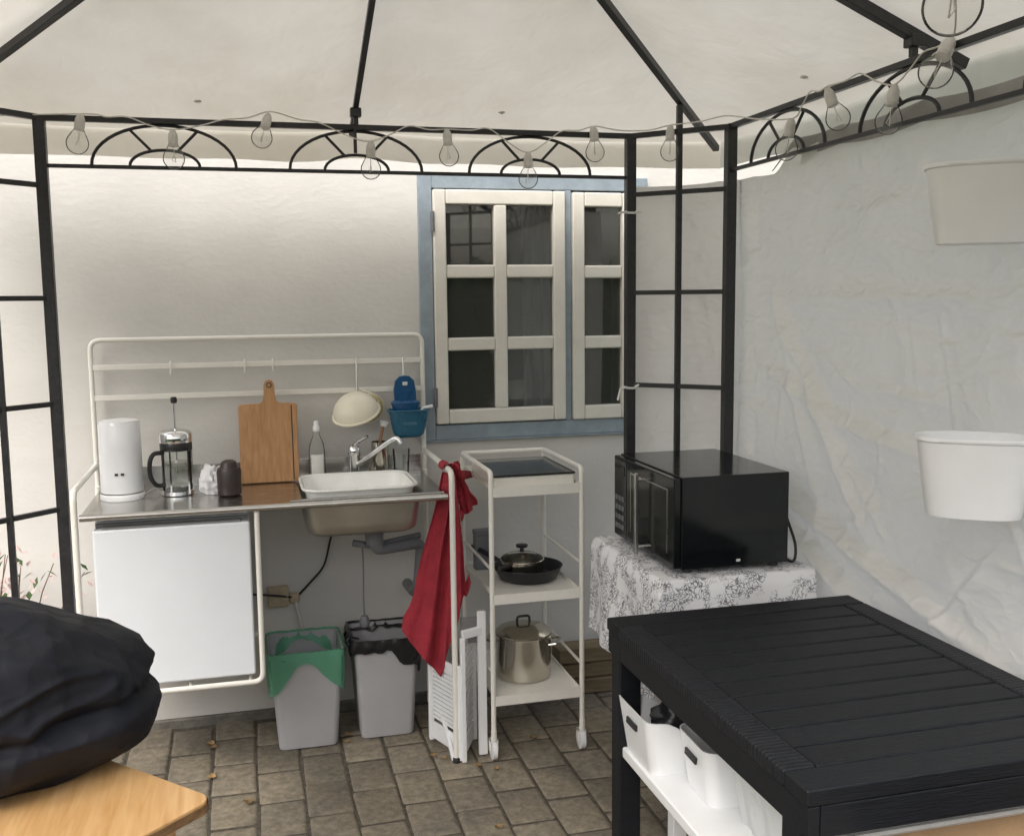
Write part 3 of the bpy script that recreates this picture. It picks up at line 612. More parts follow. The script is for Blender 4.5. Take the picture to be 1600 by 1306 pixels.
b = MB(); b.tube(smooth_path([(.172, .26, Z0+.006), (.20, .28, Z0+.02), (.225, .31, Z0+.008), (.24, .36, Z0+.004), (.20, .42, Z0+.004)]), .003, 6); b.build('cord', CORDW, can_)

fp = thing('french_press', (.275, .27, Z0), 'glass french press with chrome lid and raised plunger', 'coffee maker'); c = (.275, .27, Z0)
b = MB(); b.lathe([(.0475, .012), (.0475, .175), (.0455, .175), (.0455, .014), (0, .013)], c, 28); b.build('glass', CLEARG, fp)
b = MB(); b.lathe([(0, .002), (.05, .002), (.05, .014), (.046, .016)], c, 28); b.build('base', CHROME, fp)
b = MB(); b.lathe([(.0495, .145), (.0505, .147), (.0505, .168), (.0495, .170)], c, 28); b.build('band', BLACKP, fp)
b = MB(); b.lathe([(.051, .171), (.052, .176), (.052, .198), (.044, .208), (.02, .213), (0, .214)], c, 28); b.build('lid', CHROME, fp)
b = MB(); b.tube([(c[0], c[1], Z0+.07), (c[0], c[1], Z0+.30)], .003, 8); pl = b.build('plunger_rod', CHROME, fp)
b = MB(); b.lathe([(0, .296), (.009, .297), (.011, .306), (.009, .316), (0, .318)], c, 14); b.build('plunger_knob', BLACKP, pl)
b = MB(); b.lathe([(0, .098), (.044, .098), (.044, .106), (0, .108)], c, 24); b.build('filter', SILVER, pl)
b = MB(); b.tube(smooth_path([(.235, .245, Z0+.140), (.210, .23, Z0+.140), (.197, .222, Z0+.115), (.197, .222, Z0+.07), (.212, .232, Z0+.04), (.236, .245, Z0+.035)], 5), .0075, 8); b.build('handle', BLACKP, fp)
for an in (20, 160, 250, 320):
    b = MB(); x, y = c[0]+.0492*math.cos(R(an)), c[1]+.0492*math.sin(R(an)); b.box((x-.0025, y-.0025, Z0+.004), (x+.0025, y+.0025, Z0+.146)); b.build('stay', CHROME, fp)

def lump(cx, cy, z, rx, ry, h, seed, amp=.25, n=36, m_=22, fq=3.0, flat=.12):
    mb = MB(); prof = []
    def f(u, v):
        a = 2*math.pi*u; t = math.pi*(v*.5); rr_ = math.sin(max(.02, math.pi*(1-(1-v)*.97)/1.0)) if False else 0
        ph = math.pi*v; x, y, zz = math.sin(ph)*math.cos(a), math.sin(ph)*math.sin(a), -math.cos(ph)
        k = 1+amp*nz(x*fq+seed, y*fq, zz*fq)+amp*.5*abs(nz(x*fq*2.2+seed, y*fq*2.2, zz*fq*2.2))
        return Vector((cx+rx*x*k, cy+ry*y*k, z+h/2+max(-h/2, h/2*zz*k*1.08)))
    mb.grid(f, n, m_); bmesh.ops.remove_doubles(mb.bm, verts=mb.bm.verts[:], dist=1e-5); return mb
b = lump(.385, .24, Z0, .040, .035, .085, 3, .4); o = b.build('paper_packet', PAPERW, None, loc=(.385, .24, Z0), angle=50); tag(o, 'crumpled white packet beside the dark brown jar', 'packet')
jar = thing('jar', (.438, .20, Z0), 'dark brown ribbed jar with a stepped lid beside the cutting board', 'jar')
b = MB(); L_ = []
for r_, z in ((.030, 0), (.037, .006), (.038, .080), (.034, .090)): L_.append([Vector((.438+r_*(1+.04*(k % 2))*math.cos(2*math.pi*k/24), .20+r_*(1+.04*(k % 2))*math.sin(2*math.pi*k/24), Z0+z)) for k in range(24)])
b.loft(L_); b.build('body', DKBROWN, jar)
b = MB(); b.lathe([(.030, .089), (.028, .094), (.024, .108), (.014, .114), (0, .115)], (.438, .20, Z0), 20); b.build('lid', DKBROWN, jar)

# cutting board leaning on the splashback
cb = thing('cutting_board', (.572, .36, Z0), 'bamboo cutting board with a handle leaning against the kitchen rails', 'cutting board')
def leanp(x, s, dy=0):   # s: distance up the board
    t = R(8); return Vector((x, .385+s*math.sin(t)+dy*math.cos(t), Z0+.002+s*math.cos(t)-dy*math.sin(t)))
out = [(.473, 0), (.668, 0), (.670, .262), (.664, .270), (.612, .272), (.600, .280), (.597, .300), (.596, .335), (.590, .348), (.578, .353), (.566, .348), (.560, .335), (.559, .300), (.556, .280), (.544, .272), (.478, .270), (.472, .262)]
b = MB(); b.loft([[leanp(x, s, -.009) for x, s in out], [leanp(x, s, .009) for x, s in out]]); b.build('panel', BAMBOO, cb, bevel=.003)
b = MB(); b.loft([[leanp(x, s, -.0098) for x, s in ((.648, .005), (.652, .005), (.652, .262), (.648, .262))], [leanp(x, s, -.0088) for x, s in ((.648, .005), (.652, .005), (.652, .262), (.648, .262))]]); b.build('edge_strip', DKBROWN, cb)
b = MB(); b.tube([leanp(.578+.008*math.cos(a_), .333+.008*math.sin(a_), -.0092) for a_ in [2*math.pi*k/12 for k in range(12)]], .0018, 6, closed=True); b.build('hanging_hole', DKBROWN, cb)

sp = thing('soap_bottle', (.732, .415, Z0), 'clear dish soap bottle with white cap behind the sink', 'bottle'); c = (.732, .415, Z0)
b = MB(); b.lathe([(0, .001), (.028, .001), (.029, .02), (.028, .10), (.024, .125), (.012, .155), (.010, .172)], c, 24, 1, .7); b.build('bottle', CLEARP, sp)
b = MB(); b.lathe([(.011, .168), (.012, .170), (.012, .182), (.008, .190), (.008, .203), (0, .205)], c, 16); b.build('cap', WPLAST, sp)
b = MB(); b.loft([[Vector((c[0]+.0292*math.sin(a_), c[1]-.0207*math.cos(a_), Z0+z)) for a_ in [R(-46+92*k/8) for k in range(9)]] + [Vector((c[0]+.0286*math.sin(a_), c[1]-.0201*math.cos(a_), Z0+z)) for a_ in [R(46-92*k/8) for k in range(9)]] for z in (.02, .088)]); b.build('label', LABELP, sp)

cu = thing('utensil_cup', (.955, .44, Z0), 'brushed steel utensil cup behind the tap', 'cup')
b = MB(); b.lathe([(0, .001), (.030, .001), (.031, .006), (.031, .118), (.029, .118), (.029, .006), (0, .005)], (.955, .44, Z0), 24); b.build('cup', POTST, cu)
db = thing('dish_brush', (.955, .44, Z0+.01), 'dish brush with brown handle standing in the steel cup', 'brush')
b = MB(); b.tube([(.950, .445, Z0+.008), (.957, .44, Z0+.12), (.968, .43, Z0+.178)], [.005, .006, .005], 8); b.build('handle', mat('brush_wood', (.34, .17, .09), .6, noise_scale=30, noise_amt=.2), db)
b = MB(); b.tube([(.968, .43, Z0+.176), (.971, .427, Z0+.19)], [.012, .016], 10); b.build('bristles', WPLAST, db)
gl = thing('glass_tumbler', (1.03, .43, Z0), 'clear glass tumbler at the right end of the worktop', 'glass')
b = MB(); b.lathe([(0, .001), (.026, .001), (.031, .09), (.029, .09), (.0245, .006), (0, .006)], (1.03, .43, Z0), 20); b.build('glass', CLEARG, gl)

tub = bowl(.848, .21, .352, .300, HC+.022, .790, .055, .05, .004, MB())
o = tub.build('washing_up_bowl', ENAMEL, None, loc=(.848, .21, .790), angle=60); tag(o, 'white plastic washing up bowl set inside the steel sink', 'bowl')
b = MB(); L1 = rrect(.848, .21, HC+.022, .366, .314, .06); b.tube(L1, .005, 6, closed=True); rim = b.build('rim', ENAMEL, o); rim.parent = o
rim.location = Vector((0, 0, 0)); 

# ---------------------------------------------------------------- hanging from the rails
cl = thing('colander', (.886, .45, 1.15), 'cream plastic colander hanging on a hook above the sink', 'colander')
ax = Vector((-.26, -.36, .90)).normalized(); hang = Vector((.887, KD-.036, 1.197))
up = Vector((.1, .8, .5)); up = (up-ax*up.dot(ax)).normalized(); side_ = ax.cross(up)
cen = Vector((.876, .445, 1.124))
def bowlgrid(r_, dep, th):
    mb = MB(); loops = []
    for k in range(9): t = k/8; a_ = t*math.pi/2; loops.append([cen+(-ax*dep*.0)+ax*(-dep*0)+(up*math.cos(q_)+side_*math.sin(q_))*r_*math.sin(max(.05, a_))+ax*dep*math.cos(a_)*-1*-1 for q_ in [2*math.pi*i/36 for i in range(36)]])
    mb.loft(loops, True, False); mb.solidify(th); return mb
bowlgrid(.082, .074, .0025).build('bowl', CREAMP, cl, angle=60)
b = MB(); b.tube([cen+(up*math.cos(q_)+side_*math.sin(q_))*.0835 for q_ in [2*math.pi*i/36 for i in range(36)]], .0045, 6, closed=True); b.build('rim', CREAMP, cl)
sv = thing('strainer', (.93, .47, 1.15), 'straw coloured mesh strainer hanging behind the cream colander', 'strainer')
ax0 = ax.copy(); ax = Vector((.25, -.95, -.15)).normalized(); up = Vector((.33, .05, .94)); up = (up-ax*up.dot(ax)).normalized(); side_ = ax.cross(up); hang2 = Vector((.893, KD-.022, 1.205)); cen = hang2+Vector((.035, -.004, -.070))
bowlgrid(.052, .02, .0015).build('mesh_bowl', MESHY, sv, angle=60)
b = MB(); b.tube([cen+(up*math.cos(q_)+side_*math.sin(q_))*.053 for q_ in [2*math.pi*i/30 for i in range(30)]], .003, 6, closed=True); b.tube([cen+up*.053, hang2], .0025, 6); b.build('rim', CREAMP, sv)

bc = thing('hanging_caddy', (1.06, .44, 1.03), 'blue plastic caddy with a tall back plate hanging from the rail', 'caddy')
yb = KD-.036; th = .004
out = [(1.018, 1.12), (1.098, 1.12), (1.094, 1.20), (1.088, 1.232), (1.072, 1.247), (1.054, 1.250), (1.036, 1.247), (1.020, 1.232), (1.014, 1.20)]
b = MB(); b.loft([[Vector((x, yb-.006, z)) for x, z in out], [Vector((x, yb+.004, z)) for x, z in out]]); b.build('back_plate', BLUEP, bc, bevel=.003)
b = MB(); b.box((1.046, yb-.0085, 1.214), (1.064, yb-.0055, 1.227)); b.build('hanging_slot', LABELP, bc, bevel=.002)
b = bowl(1.060, yb-.042, .142, .080, 1.128, 1.030, .03, .034, .003, MB()); pk = b.build('pocket', TEALP, bc, angle=60)
b = MB(); b.tube(rrect(1.060, yb-.042, 1.129, .146, .084, .032), .004, 6, closed=True); b.build('rim', TEALP, pk)
b = MB(); b.loft([rrect(1.050, yb-.048, 1.128, .085, .05, .02), rrect(1.048, yb-.05, 1.158, .105, .056, .02), rrect(1.048, yb-.05, 1.163, .09, .044, .016)]); b.build('scoop', BLUEP, bc)
b = MB(); b.tube([(1.10, yb-.055, 1.122), (1.113, yb-.06, 1.137), (1.145, yb-.062, 1.142)], .006, 8); b.build('peg', WPLAST, bc)
for z in (1.080, 1.086):
    b = MB(); b.box((1.035, yb-.0818, z), (1.083, yb-.0795, z+.003)); b.build('lettering', mat('pale_blue_print', (.12, .26, .36), .5, noise_scale=50, noise_amt=.2), bc)

# red towel over the right side rail, gathered at the top
tw = MB()
def towel(u, v):
    z = .955-.69*u
    wd = .018+.104*min(1, u*1.2)**.95
    ctr_x = 1.135-.040*u; ctr_y = .09+.01*u
    s = (v*2-1); fold = .020*math.sin(s*7+u*2)*(1-.3*u)+.012*math.sin(s*13+1+u*3)
    hem = 0
    if u > .6: z += (u-.6)*(.42*abs(s+.0)**1.1 if s < 0 else .95*s)*.95
    return Vector((ctr_x+s*wd*(1.0 if s < 0 else .78)+.01*nz(u*3, v*3), ctr_y-.02+fold*(.4+u*.6)-.03*s+.012*nz(u*4+5, v*4), z))
tw.grid(towel, 60, 44); towel_o = tw.build('towel', RED, None, loc=(1.13, .1, .3), angle=80); sm_ = towel_o.modifiers.new('thickness', 'SOLIDIFY'); sm_.thickness = .003; tag(towel_o, 'red cloth towel hanging over the side rail of the kitchen', 'towel')
def towel2(u, v):
    s = v*2-1; z = .985-.17*u; return Vector((1.160+.030*u*1.4+s*(.012+.022*u)+.01*nz(u*5, v*5, 2), .10+s*.03+.014*math.sin(s*6+u*4), z+.02*u*s))
b = MB(); b.grid(towel2, 24, 20); b.solidify(.004); b.build('folded_corner', RED, towel_o, angle=80)
b = MB(); b.grid(lambda u, v: Vector((KW+.0165*math.sin(R(-110+220*u)), .06+.085*v+.004*nz(u*4, v*6), HR+.0165*math.cos(R(-110+220*u)))), 10, 8); b.build('fold_over_rail', RED, towel_o, angle=80)

# ---------------------------------------------------------------- wall outlet and cords
ob = thing('wall_outlet', (.6, WY, .45), 'aged beige power outlet box on the wall below the sink', 'outlet')
b = MB(); b.box((.548, WY-.035, .418), (.622, WY-.0005, .492)); b.build('box', OUTLET, ob, bevel=.005)
b = MB(); b.box((.622, WY-.030, .428), (.660, WY-.0005, .462)); b.build('plug', OUTLET, ob, bevel=.006)
b = MB(); b.tube(smooth_path([(.655, WY-.02, .452), (.70, WY-.03, .50), (.75, WY-.035, .56), (.775, WY-.04, .65), (.79, .45, .74), (.80, .44, .80)]), .0042, 6); b.build('cord', CORDB, ob)
b = MB(); b.tube(smooth_path([(.655, WY-.02, .445), (.56, WY-.045, .468), (.50, WY-.03, .472), (.40, WY-.03, .49)]), .0040, 6); b.build('cord', CORDB, ob)
b = MB(); b.tube(smooth_path([(.645, WY-.03, .432), (.662, WY-.03, .36), (.672, WY-.02, .28), (.69, WY-.02, .15), (.70, WY-.02, .08)]), .0045, 6); b.build('cord', CORDW, ob)

# ---------------------------------------------------------------- waste bins
def bin_(x0, x1, y0, y1, h, label, liner):
    cx, cy = (x0+x1)/2, (y0+y1)/2; w_, d_ = x1-x0, y1-y0
    t = thing('waste_bin', (cx, cy, 0), label, 'bin', 'bins under the sink')
    L = []
    for k, (z, f) in enumerate(((.004, .80), (.012, .815), (h*.6, .92), (h-.02, .985), (h-.018, 1.02), (h, 1.03))): L.append(rrect(cx, cy, z, w_*f, d_*f, .022))
    I = [rrect(cx, cy, h, w_*1.03-.012, d_*1.03-.012, .02), rrect(cx, cy, .012, w_*.78, d_*.78, .02)]
    b = MB(); b.loft(L+I); b.build('body', BING, t, angle=50)
    b = MB(); n = 72; LL = []
    base0 = rrect(cx, cy, 0, w_*1.03, d_*1.03, .022, 6); base = []
    for a_, b_ in zip(base0, base0[1:]+base0[:1]):
        m_ = 14 if (b_-a_).length > .05 else 1
        base += [a_.lerp(b_, i/m_) for i in range(m_)]
    for j, (dz, gr) in enumerate(((-.06, -.02), (-.012, -.006), (.005, -.002), (.006, .004), (-.01, .007), (-.05, .009), (-.10, .008))):
        ring = []
        for k, p in enumerate(base):
            dx, dy = p.x-cx, p.y-cy; L_ = math.hypot(dx, dy); a_ = math.atan2(dy, dx)
            wv = .004*nz(a_*6, j*1.3, x0*9)+.003*math.sin(a_*17+j)
            z = h+dz
            if liner == 'g' and dz < -.02: z = h+dz*(.30+1.15*min(1, abs(math.cos(a_))/.7)**1.5+.25*nz(a_*3, 2))
            if liner == 'b' and dz < -.02: z = h+dz*(.38+.9*max(0, math.cos(a_+.5))**4+.25*nz(a_*3, 6))
            if liner == 'b' and dz > -.03: z += .012*max(0, -math.cos(a_))**3
            ring.append(Vector((p.x+dx/L_*(gr+wv*(dz < 0)+(.006 if dz < -.04 else 0)-(max(0, (h-z))*.12 if gr > 0 else 0)), p.y+dy/L_*(gr+wv-(max(0, (h-z))*.10 if gr > 0 else 0)), z)))
        LL.append(ring)
    b.loft(LL, False, False); b.build('liner', LINERG if liner == 'g' else LINERB, t, angle=70)
    return t
bin_(.540, .785, .215, .455, .345, 'grey plastic bin lined with a green bag under the worktop', 'g')
tb = bin_(.822, 1.050, .235, .46, .355, 'grey plastic bin lined with a black bag under the sink', 'b')
b = MB(); b.tube(smooth_path([(.842, .262, .362), (.815, .24, .378), (.80, .232, .372), (.806, .228, .355)]), [.004]*15+[.006], 6); b.build('liner_knot', LINERB, tb)

# ---------------------------------------------------------------- folded white plastic stool
st = thing('folding_step', (1.15, .1, 0), 'folded white plastic step stool with slots leaning beside the trolley', 'step stool')
def slat_side(xa, ya, xb, yb_, z0, z1, nsl, wst, nm):
    d = (Vector((xb, yb_, 0))-Vector((xa, ya, 0)))
    P = lambda t, z: (xa+d.x*t, ya+d.y*t, z)
    b = MB(); b.bar(P(0, z0), P(0, z1), wst, .020); b.build('stile', WPLAST, st, bevel=.004)
    b = MB(); b.bar(P(1, z0+.01), P(1, z1), wst+.004, .024); b.build('stile', WPLAST, st, bevel=.004)
    for z, hh in ((z0+.05, .06), (z1-.03, .04)):
        b = MB(); b.bar(P(.08, z), P(.92, z), .008, hh); b.build('panel', WPLAST, st, bevel=.002)
    for k in range(nsl):
        z = z0+.10+(z1-z0-.16)*k/(nsl-1); b = MB(); b.bar(P(.1, z), P(.9, z), .007, .0105); b.build('slat', WPLAST, st)
slat_side(1.150, -.015, 1.215, .13, .004, .425, 15, .017, 'a')
slat_side(1.140, .0, 1.075, .17, .004, .33, 12, .014, 'b')
b = MB(); b.bar((1.075, .30, .32), (1.118, .0, .006), .012, .016); b.build('brace', WPLAST, st, bevel=.003)
b = MB(); b.bar((1.222, .02, .006), (1.222, .02, .50), .030, .016); b.build('stile', WPLAST, st, bevel=.004)
b = MB(); b.bar((1.150, .0, .43), (1.222, .02, .435), .016, .03); b.build('top_bar', WPLAST, st, bevel=.004)
b = MB(); b.box((1.160, .05, .385), (1.218, .056, .47), rot('X', -14)); b.build('panel', SEAL, st, bevel=.002)

# ---------------------------------------------------------------- trolley
tx0, tx1, ty0, ty1, TH = 1.250, 1.557, -.022, .418, .966
tr = thing('kitchen_trolley', ((tx0+tx1)/2, (ty0+ty1)/2, 0), 'white steel trolley with three shelves on castors', 'trolley')
tt = .0085
for x in (tx0, tx1):
    b = MB(); b.tube(arcpath([(x, ty0, .075), (x, ty0, TH), (x, ty1, TH), (x, ty1, .075)], .022, 5), tt, 10); b.build('side_frame', WHITEM, tr)
    for z in (.30, .645):
        b = MB(); b.tube([(x, ty0, z-.0), (x, ty1, z)], .005, 8); b.build('guard_rail', WHITEM, tr)
for y in (ty1,):
    b = MB(); b.tube([(tx0, y, TH), (tx1, y, TH)], tt*.9, 10); b.build('cross_bar', WHITEM, tr)
for z in (.207, .55, .905):
    b = MB(); b.box((tx0+.006, ty0-.004, z-.002), (tx1-.006, ty1+.004, z+.002)); b.box((tx0+.006, ty0-.0065, z-.020), (tx1-.006, ty0-.0042, z+.013)); b.box((tx0+.006, ty1+.0042, z-.020), (tx1-.006, ty1+.0065, z+.013)); b.box((tx0+.006, ty0-.004, z+.0022), (tx0+.0085, ty1+.004, z+.013)); b.box((tx1-.0085, ty0-.004, z+.0022), (tx1-.006, ty1+.004, z+.013)); b.build('shelf', WHITEM, tr, smooth=False)
for x in (tx0, tx1):
    for y in (ty0, ty1):
        sg = -1 if x == tx0 else 1
        b = MB(); b.tube([(x, y, .105), (x, y, .068)], .010, 8); b.box((x-.014, y-.004, .030), (x-.010, y+.020, .072)); b.box((x+.010, y-.004, .030), (x+.014, y+.020, .072)); b.box((x-.014, y-.004, .066), (x+.014, y+.020, .072)); fk = b.build('castor_fork', WHITEM, tr, bevel=.001)
        b = MB(); b.tube([(x-.0085, y+.010, .034), (x-.0075, y+.010, .034), (x+.0075, y+.010, .034), (x+.0085, y+.010, .034)], [.030, .034, .034, .030], 20); b.build('wheel', WPLAST, fk)
hb = thing('induction_hob', (1.40, .17, .907), 'portable hob with black glass top and white casing on the trolley', 'hob')
b = MB(); b.box((1.268, .002, .9085), (1.540, .345, .944)); b.build('casing', CREAMP if False else WHITEM, hb, bevel=.006, seg=3)
b = MB(); b.box((1.264, -.002, .9442), (1.544, .349, .951)); b.build('glass_top', BLACKG, hb, bevel=.003)
# pans
zs = .5525
fpn = thing('frying_pan', (1.42, .18, zs), 'black frying pan on the middle shelf of the trolley', 'pan'); c = (1.425, .17, zs)
b = MB(); b.lathe([(0, .001), (.085, .001), (.100, .008), (.118, .045), (.121, .050), (.117, .050), (.098, .012), (.08, .006), (0, .005)], c, 40); b.build('pan', PANBLK, fpn)
b = MB(); b.tube(smooth_path([(1.345, .26, zs+.045), (1.31, .30, zs+.065), (1.285, .335, zs+.075), (1.272, .37, zs+.075)]), [.009]*15+[.011], 8); b.build('handle', PANBLK, fpn)
sc = thing('saucepan', (1.40, .18, zs+.006), 'small steel saucepan with glass lid nested in the black pan', 'pan'); c = (1.405, .175, zs+.007)
b = MB(); b.lathe([(0, 0), (.068, 0), (.074, .006), (.075, .062), (.072, .062), (.071, .006), (0, .004)], c, 32); b.build('pan', POTST, sc)
b = MB(); b.lathe([(.073, .063), (.070, .072), (.045, .084), (.012, .09), (0, .09)], c, 32); b.build('lid', CLEARG, sc)
b = MB(); b.tube([(c[0]+.075*math.cos(a_), c[1]+.075*math.sin(a_), c[2]+.064) for a_ in [2*math.pi*k/32 for k in range(32)]], .0025, 6, closed=True); b.build('lid_rim', POTST, sc)
b = MB(); b.lathe([(0, .088), (.008, .089), (.007, .102), (.020, .106), (.021, .114), (0, .116)], c, 16); b.build('lid_knob', BLACKP, sc)
b = MB(); b.tube(smooth_path([(1.345, .13, zs+.06), (1.32, .10, zs+.066), (1.29, .08, zs+.068)]), .008, 8); b.build('handle', BLACKP, sc)
kb = thing('cooking_tin', (1.30, .33, zs), 'dark grey tin at the back of the middle trolley shelf', 'tin')
b = MB(); b.loft([rrect(1.305, .35, zs+.0005, .062, .05, .008), rrect(1.305, .35, zs+.125, .062, .05, .008)]); b.build('body', PIPE, kb)
b = MB(); b.loft([rrect(1.305, .35, zs+.1255, .066, .054, .009), rrect(1.305, .35, zs+.142, .066, .054, .009)]); b.build('lid', PIPE, kb, bevel=.003)
zs = .2095
po = thing('stock_pot', (1.405, .17, zs), 'shiny steel stock pot with lid on the bottom trolley shelf', 'pot'); c = (1.405, .165, zs)
b = MB(); b.lathe([(0, .001), (.088, .001), (.095, .008), (.096, .150), (.099, .154), (.093, .154), (.092, .010), (0, .008)], c, 44); b.build('pot', POTST, po)
b = MB(); b.lathe([(.098, .1545), (.099, .160), (.085, .172), (.05, .184), (0, .188)], c, 44); ld = b.build('lid', POTST, po)
b = MB(); b.tube(arcpath([(c[0]-.022, c[1], zs+.185), (c[0]-.022, c[1], zs+.212), (c[0]+.022, c[1], zs+.212), (c[0]+.022, c[1], zs+.185)], .01, 4), .0045, 8); b.build('lid_handle', BLACKP, ld)
for an in (-25, 155):
    a_ = R(an); dv = Vector((math.cos(a_), math.sin(a_), 0)); sv_ = Vector((-dv.y, dv.x, 0)); cc = Vector((c[0], c[1], zs+.125))
    b = MB(); b.tube(arcpath([cc+dv*.094+sv_*.034, cc+dv*.125+sv_*.034+Vector((0, 0, .006)), cc+dv*.125-sv_*.034+Vector((0, 0, .006)), cc+dv*.094-sv_*.034], .012, 4), .005, 8); b.build('handle', POTST, po)

# timber behind the trolley
for k, (z, y) in enumerate(((0, .43), (.062, .44), (.124, .435))):
    b = MB(); b.box((1.62, y, z+.001), (2.12, y+.10, z+.058)); o = b.build('timber_plank', TIMBER, None, bevel=.004, loc=(1.87, y+.05, z)); tag(o, ['weathered timber plank lying on the paving by the house wall', 'weathered timber plank in the middle of the low stack', 'weathered timber plank on top of the low stack'][k], 'plank', 'planks stacked against the wall')

# ================================================================ MICROWAVE CORNER
stb = thing('side_table', (1.80, -.37, 0), 'small table hidden under the patterned cloth below the microwave', 'table')
b = MB(); b.box((1.585, -.635, .715), (2.025, -.105, .742)); b.build('top', PINE, stb, bevel=.004)
for x in (1.70, 1.99):
    for y in (-.58, -.16):
        b = MB(); b.bar((x, y, 0), (x, y, .715), .035); b.build('leg', IRON, stb, bevel=.003)
def cloth(u, v):
    hx0, hx1, hy0, hy1 = 1.580, 2.028, -.640, -.100; ov = .305; ovy = .13
    X0, X1, Y0, Y1 = hx0-ov, hx1+.02, hy0-.16, hy1+.02
    x, y = X0+(X1-X0)*u, Y0+(Y1-Y0)*v; z = .7455; px, py = x, y
    ex = max(0, hx0-x); ey = max(0, hy0-y)
    if ex > 0: z -= ex*.985; px = hx0-.012*min(1, ex/.03)-.05*ex-.016*math.sin(y*21+1.0)*min(1, ex/.2)-.012*nz(y*7, ex*4)*min(1, ex/.1); 
    if ey > 0: z -= ey*.985*(1 if ex == 0 else .55); py = hy0-.010*min(1, ey/.03)-.04*ey-.010*math.sin(x*26)*min(1, ey/.1)
    if ex > 0 and ey > 0: px -= .35*ey*min(1, ex/.1); py -= .25*ex*.2
    if ex == 0 and ey == 0: z += .0015*nz(x*9, y*9)+.0015
    return Vector((px, py, z))
b = MB(); b.grid(cloth, 110, 90); b.solidify(.0015); o = b.build('tablecloth', PRINT, None, loc=(1.8, -.37, .745), angle=80); tag(o, 'white tablecloth with black floral print under the microwave', 'tablecloth')

mw = thing('microwave', (1.815, -.36, .75), 'black microwave oven with silver bar handle in the tarpaulin corner', 'microwave')
mx0, mx1, my0, my1, mz0, mz1 = 1.655, 1.985, -.600, -.125, .762, 1.024
b = MB(); b.box((mx0, my0, mz0), (mx1, my1, mz1)); b.build('body', BLACKG, mw, bevel=.003)
b = MB(); b.box((mx0-.022, my0+.004, mz0+.004), (mx0-.001, my1-.11, mz1-.004)); md = b.build('door', BLACKG, mw, bevel=.003)
b = MB(); b.box((mx0-.0235, my0+.05, mz0+.045), (mx0-.0221, my1-.15, mz1-.04)); b.build('door_window', DARKGL, md)
for a, c_ in (((mx0-.0242, my0+.045, mz1-.042), (mx0-.0222, my1-.145, mz1-.038)), ((mx0-.0242, my1-.150, mz0+.04), (mx0-.0222, my1-.145, mz1-.0425)), ((mx0-.0242, my0+.045, mz0+.04), (mx0-.0222, my0+.05, mz1-.0425))):
    b = MB(); b.box(a, c_); b.build('window_trim', SILVER, md)
b = MB(); b.box((mx0-.022, my1-.107, mz0+.004), (mx0-.001, my1-.002, mz1-.004)); cp = b.build('control_panel', BLACKG, mw, bevel=.003)
b = MB(); b.box((mx0-.0236, my1-.09, mz1-.06), (mx0-.0222, my1-.02, mz1-.03)); b.build('display', DARKGL, cp)
for k in range(4):
    for l in range(3):
        b = MB(); y_ = my1-.088+l*.026; z_ = mz0+.03+k*.03; b.box((mx0-.024, y_, z_), (mx0-.0222, y_+.018, z_+.016)); b.build('button', PIPE, cp)
b = MB(); b.bar((mx0-.048, my1-.255, mz0-.004), (mx0-.048, my1-.255, mz1-.020), .012, .013); hd = b.build('handle', SILVER, md, bevel=.003)
for z in (mz0+.02, mz1-.04):
    b = MB(); b.tube([(mx0-.044, my1-.255, z), (mx0-.021, my1-.255, z)], .005, 8); b.build('handle_mount', SILVER, hd)
b = MB(); b.box((1.822, my0-.0022, mz0+.014), (1.834, my0-.0004, mz0+.021)); b.build('logo_mark', LABELP, mw)
for x in (mx0+.03, mx1-.03):
    for y in (my0+.03, my1-.03):
        b = MB(); b.lathe([(0, .7495), (.014, .7495), (.012, .7625)], (x, y, 0), 12); b.build('foot', BLACKP, mw)
b = MB(); b.tube(smooth_path([(1.985, -.45, .985), (2.002, -.50, .95), (2.020, -.54, .86), (2.026, -.57, .80), (2.015, -.58, .757), (2.02, -.52, .752)]), .0042, 6); b.build('cord', CORDB, mw)

# ---------------------------------------------------------------- white tubs hanging on the tarpaulin side
def tub_(cx, cy, z0, z1, label):
    t = thing('hanging_tub', (cx, cy, z0), label, 'tub', 'white tubs hung on the side rail')
    h = z1-z0; n = 48; pr = [(.79, 0), (.815, .012), (.925, h*.6), (.99, h-.012), (.99, h-.010), (1.03, h-.008), (1.035, h-.002), (1.025, h)]
    inn = [(.97, h-.002), (.90, h*.6), (.79, .010)]
    rx, ry, rz = .116, .074, R(-35)
    b = MB(); L = []
    for f, z in pr+inn: L.append([Vector((cx, cy, z0+z))+Matrix.Rotation(rz, 3, 'Z') @ Vector((math.copysign(abs(math.cos(a_))**.75, math.cos(a_))*rx*f, math.copysign(abs(math.sin(a_))**.75, math.sin(a_))*ry*f, 0)) for a_ in [2*math.pi*k/n for k in range(n)]])
    b.loft(L); b.build('tub', WPLAST, t, angle=55)
    for dy in (-.062, -.038):
        b = MB(); b.tube(arcpath([(cx+.085, cy+dy, z1-.03), (cx+.118, cy+dy, z1-.005), (cx+.118, cy+dy, z1+.05), (cx+.128, cy+dy, z1+.055)], .01, 4), .004, 8); b.build('hook', SILVER, t)
    return t
tub_(1.966, -1.375, 1.620, 1.780, 'white plastic tub hanging high on the tarpaulin wall above the other tub')
tub_(1.966, -1.375, 1.060, 1.226, 'white plastic tub hanging lower on the tarpaulin wall just above the black table')

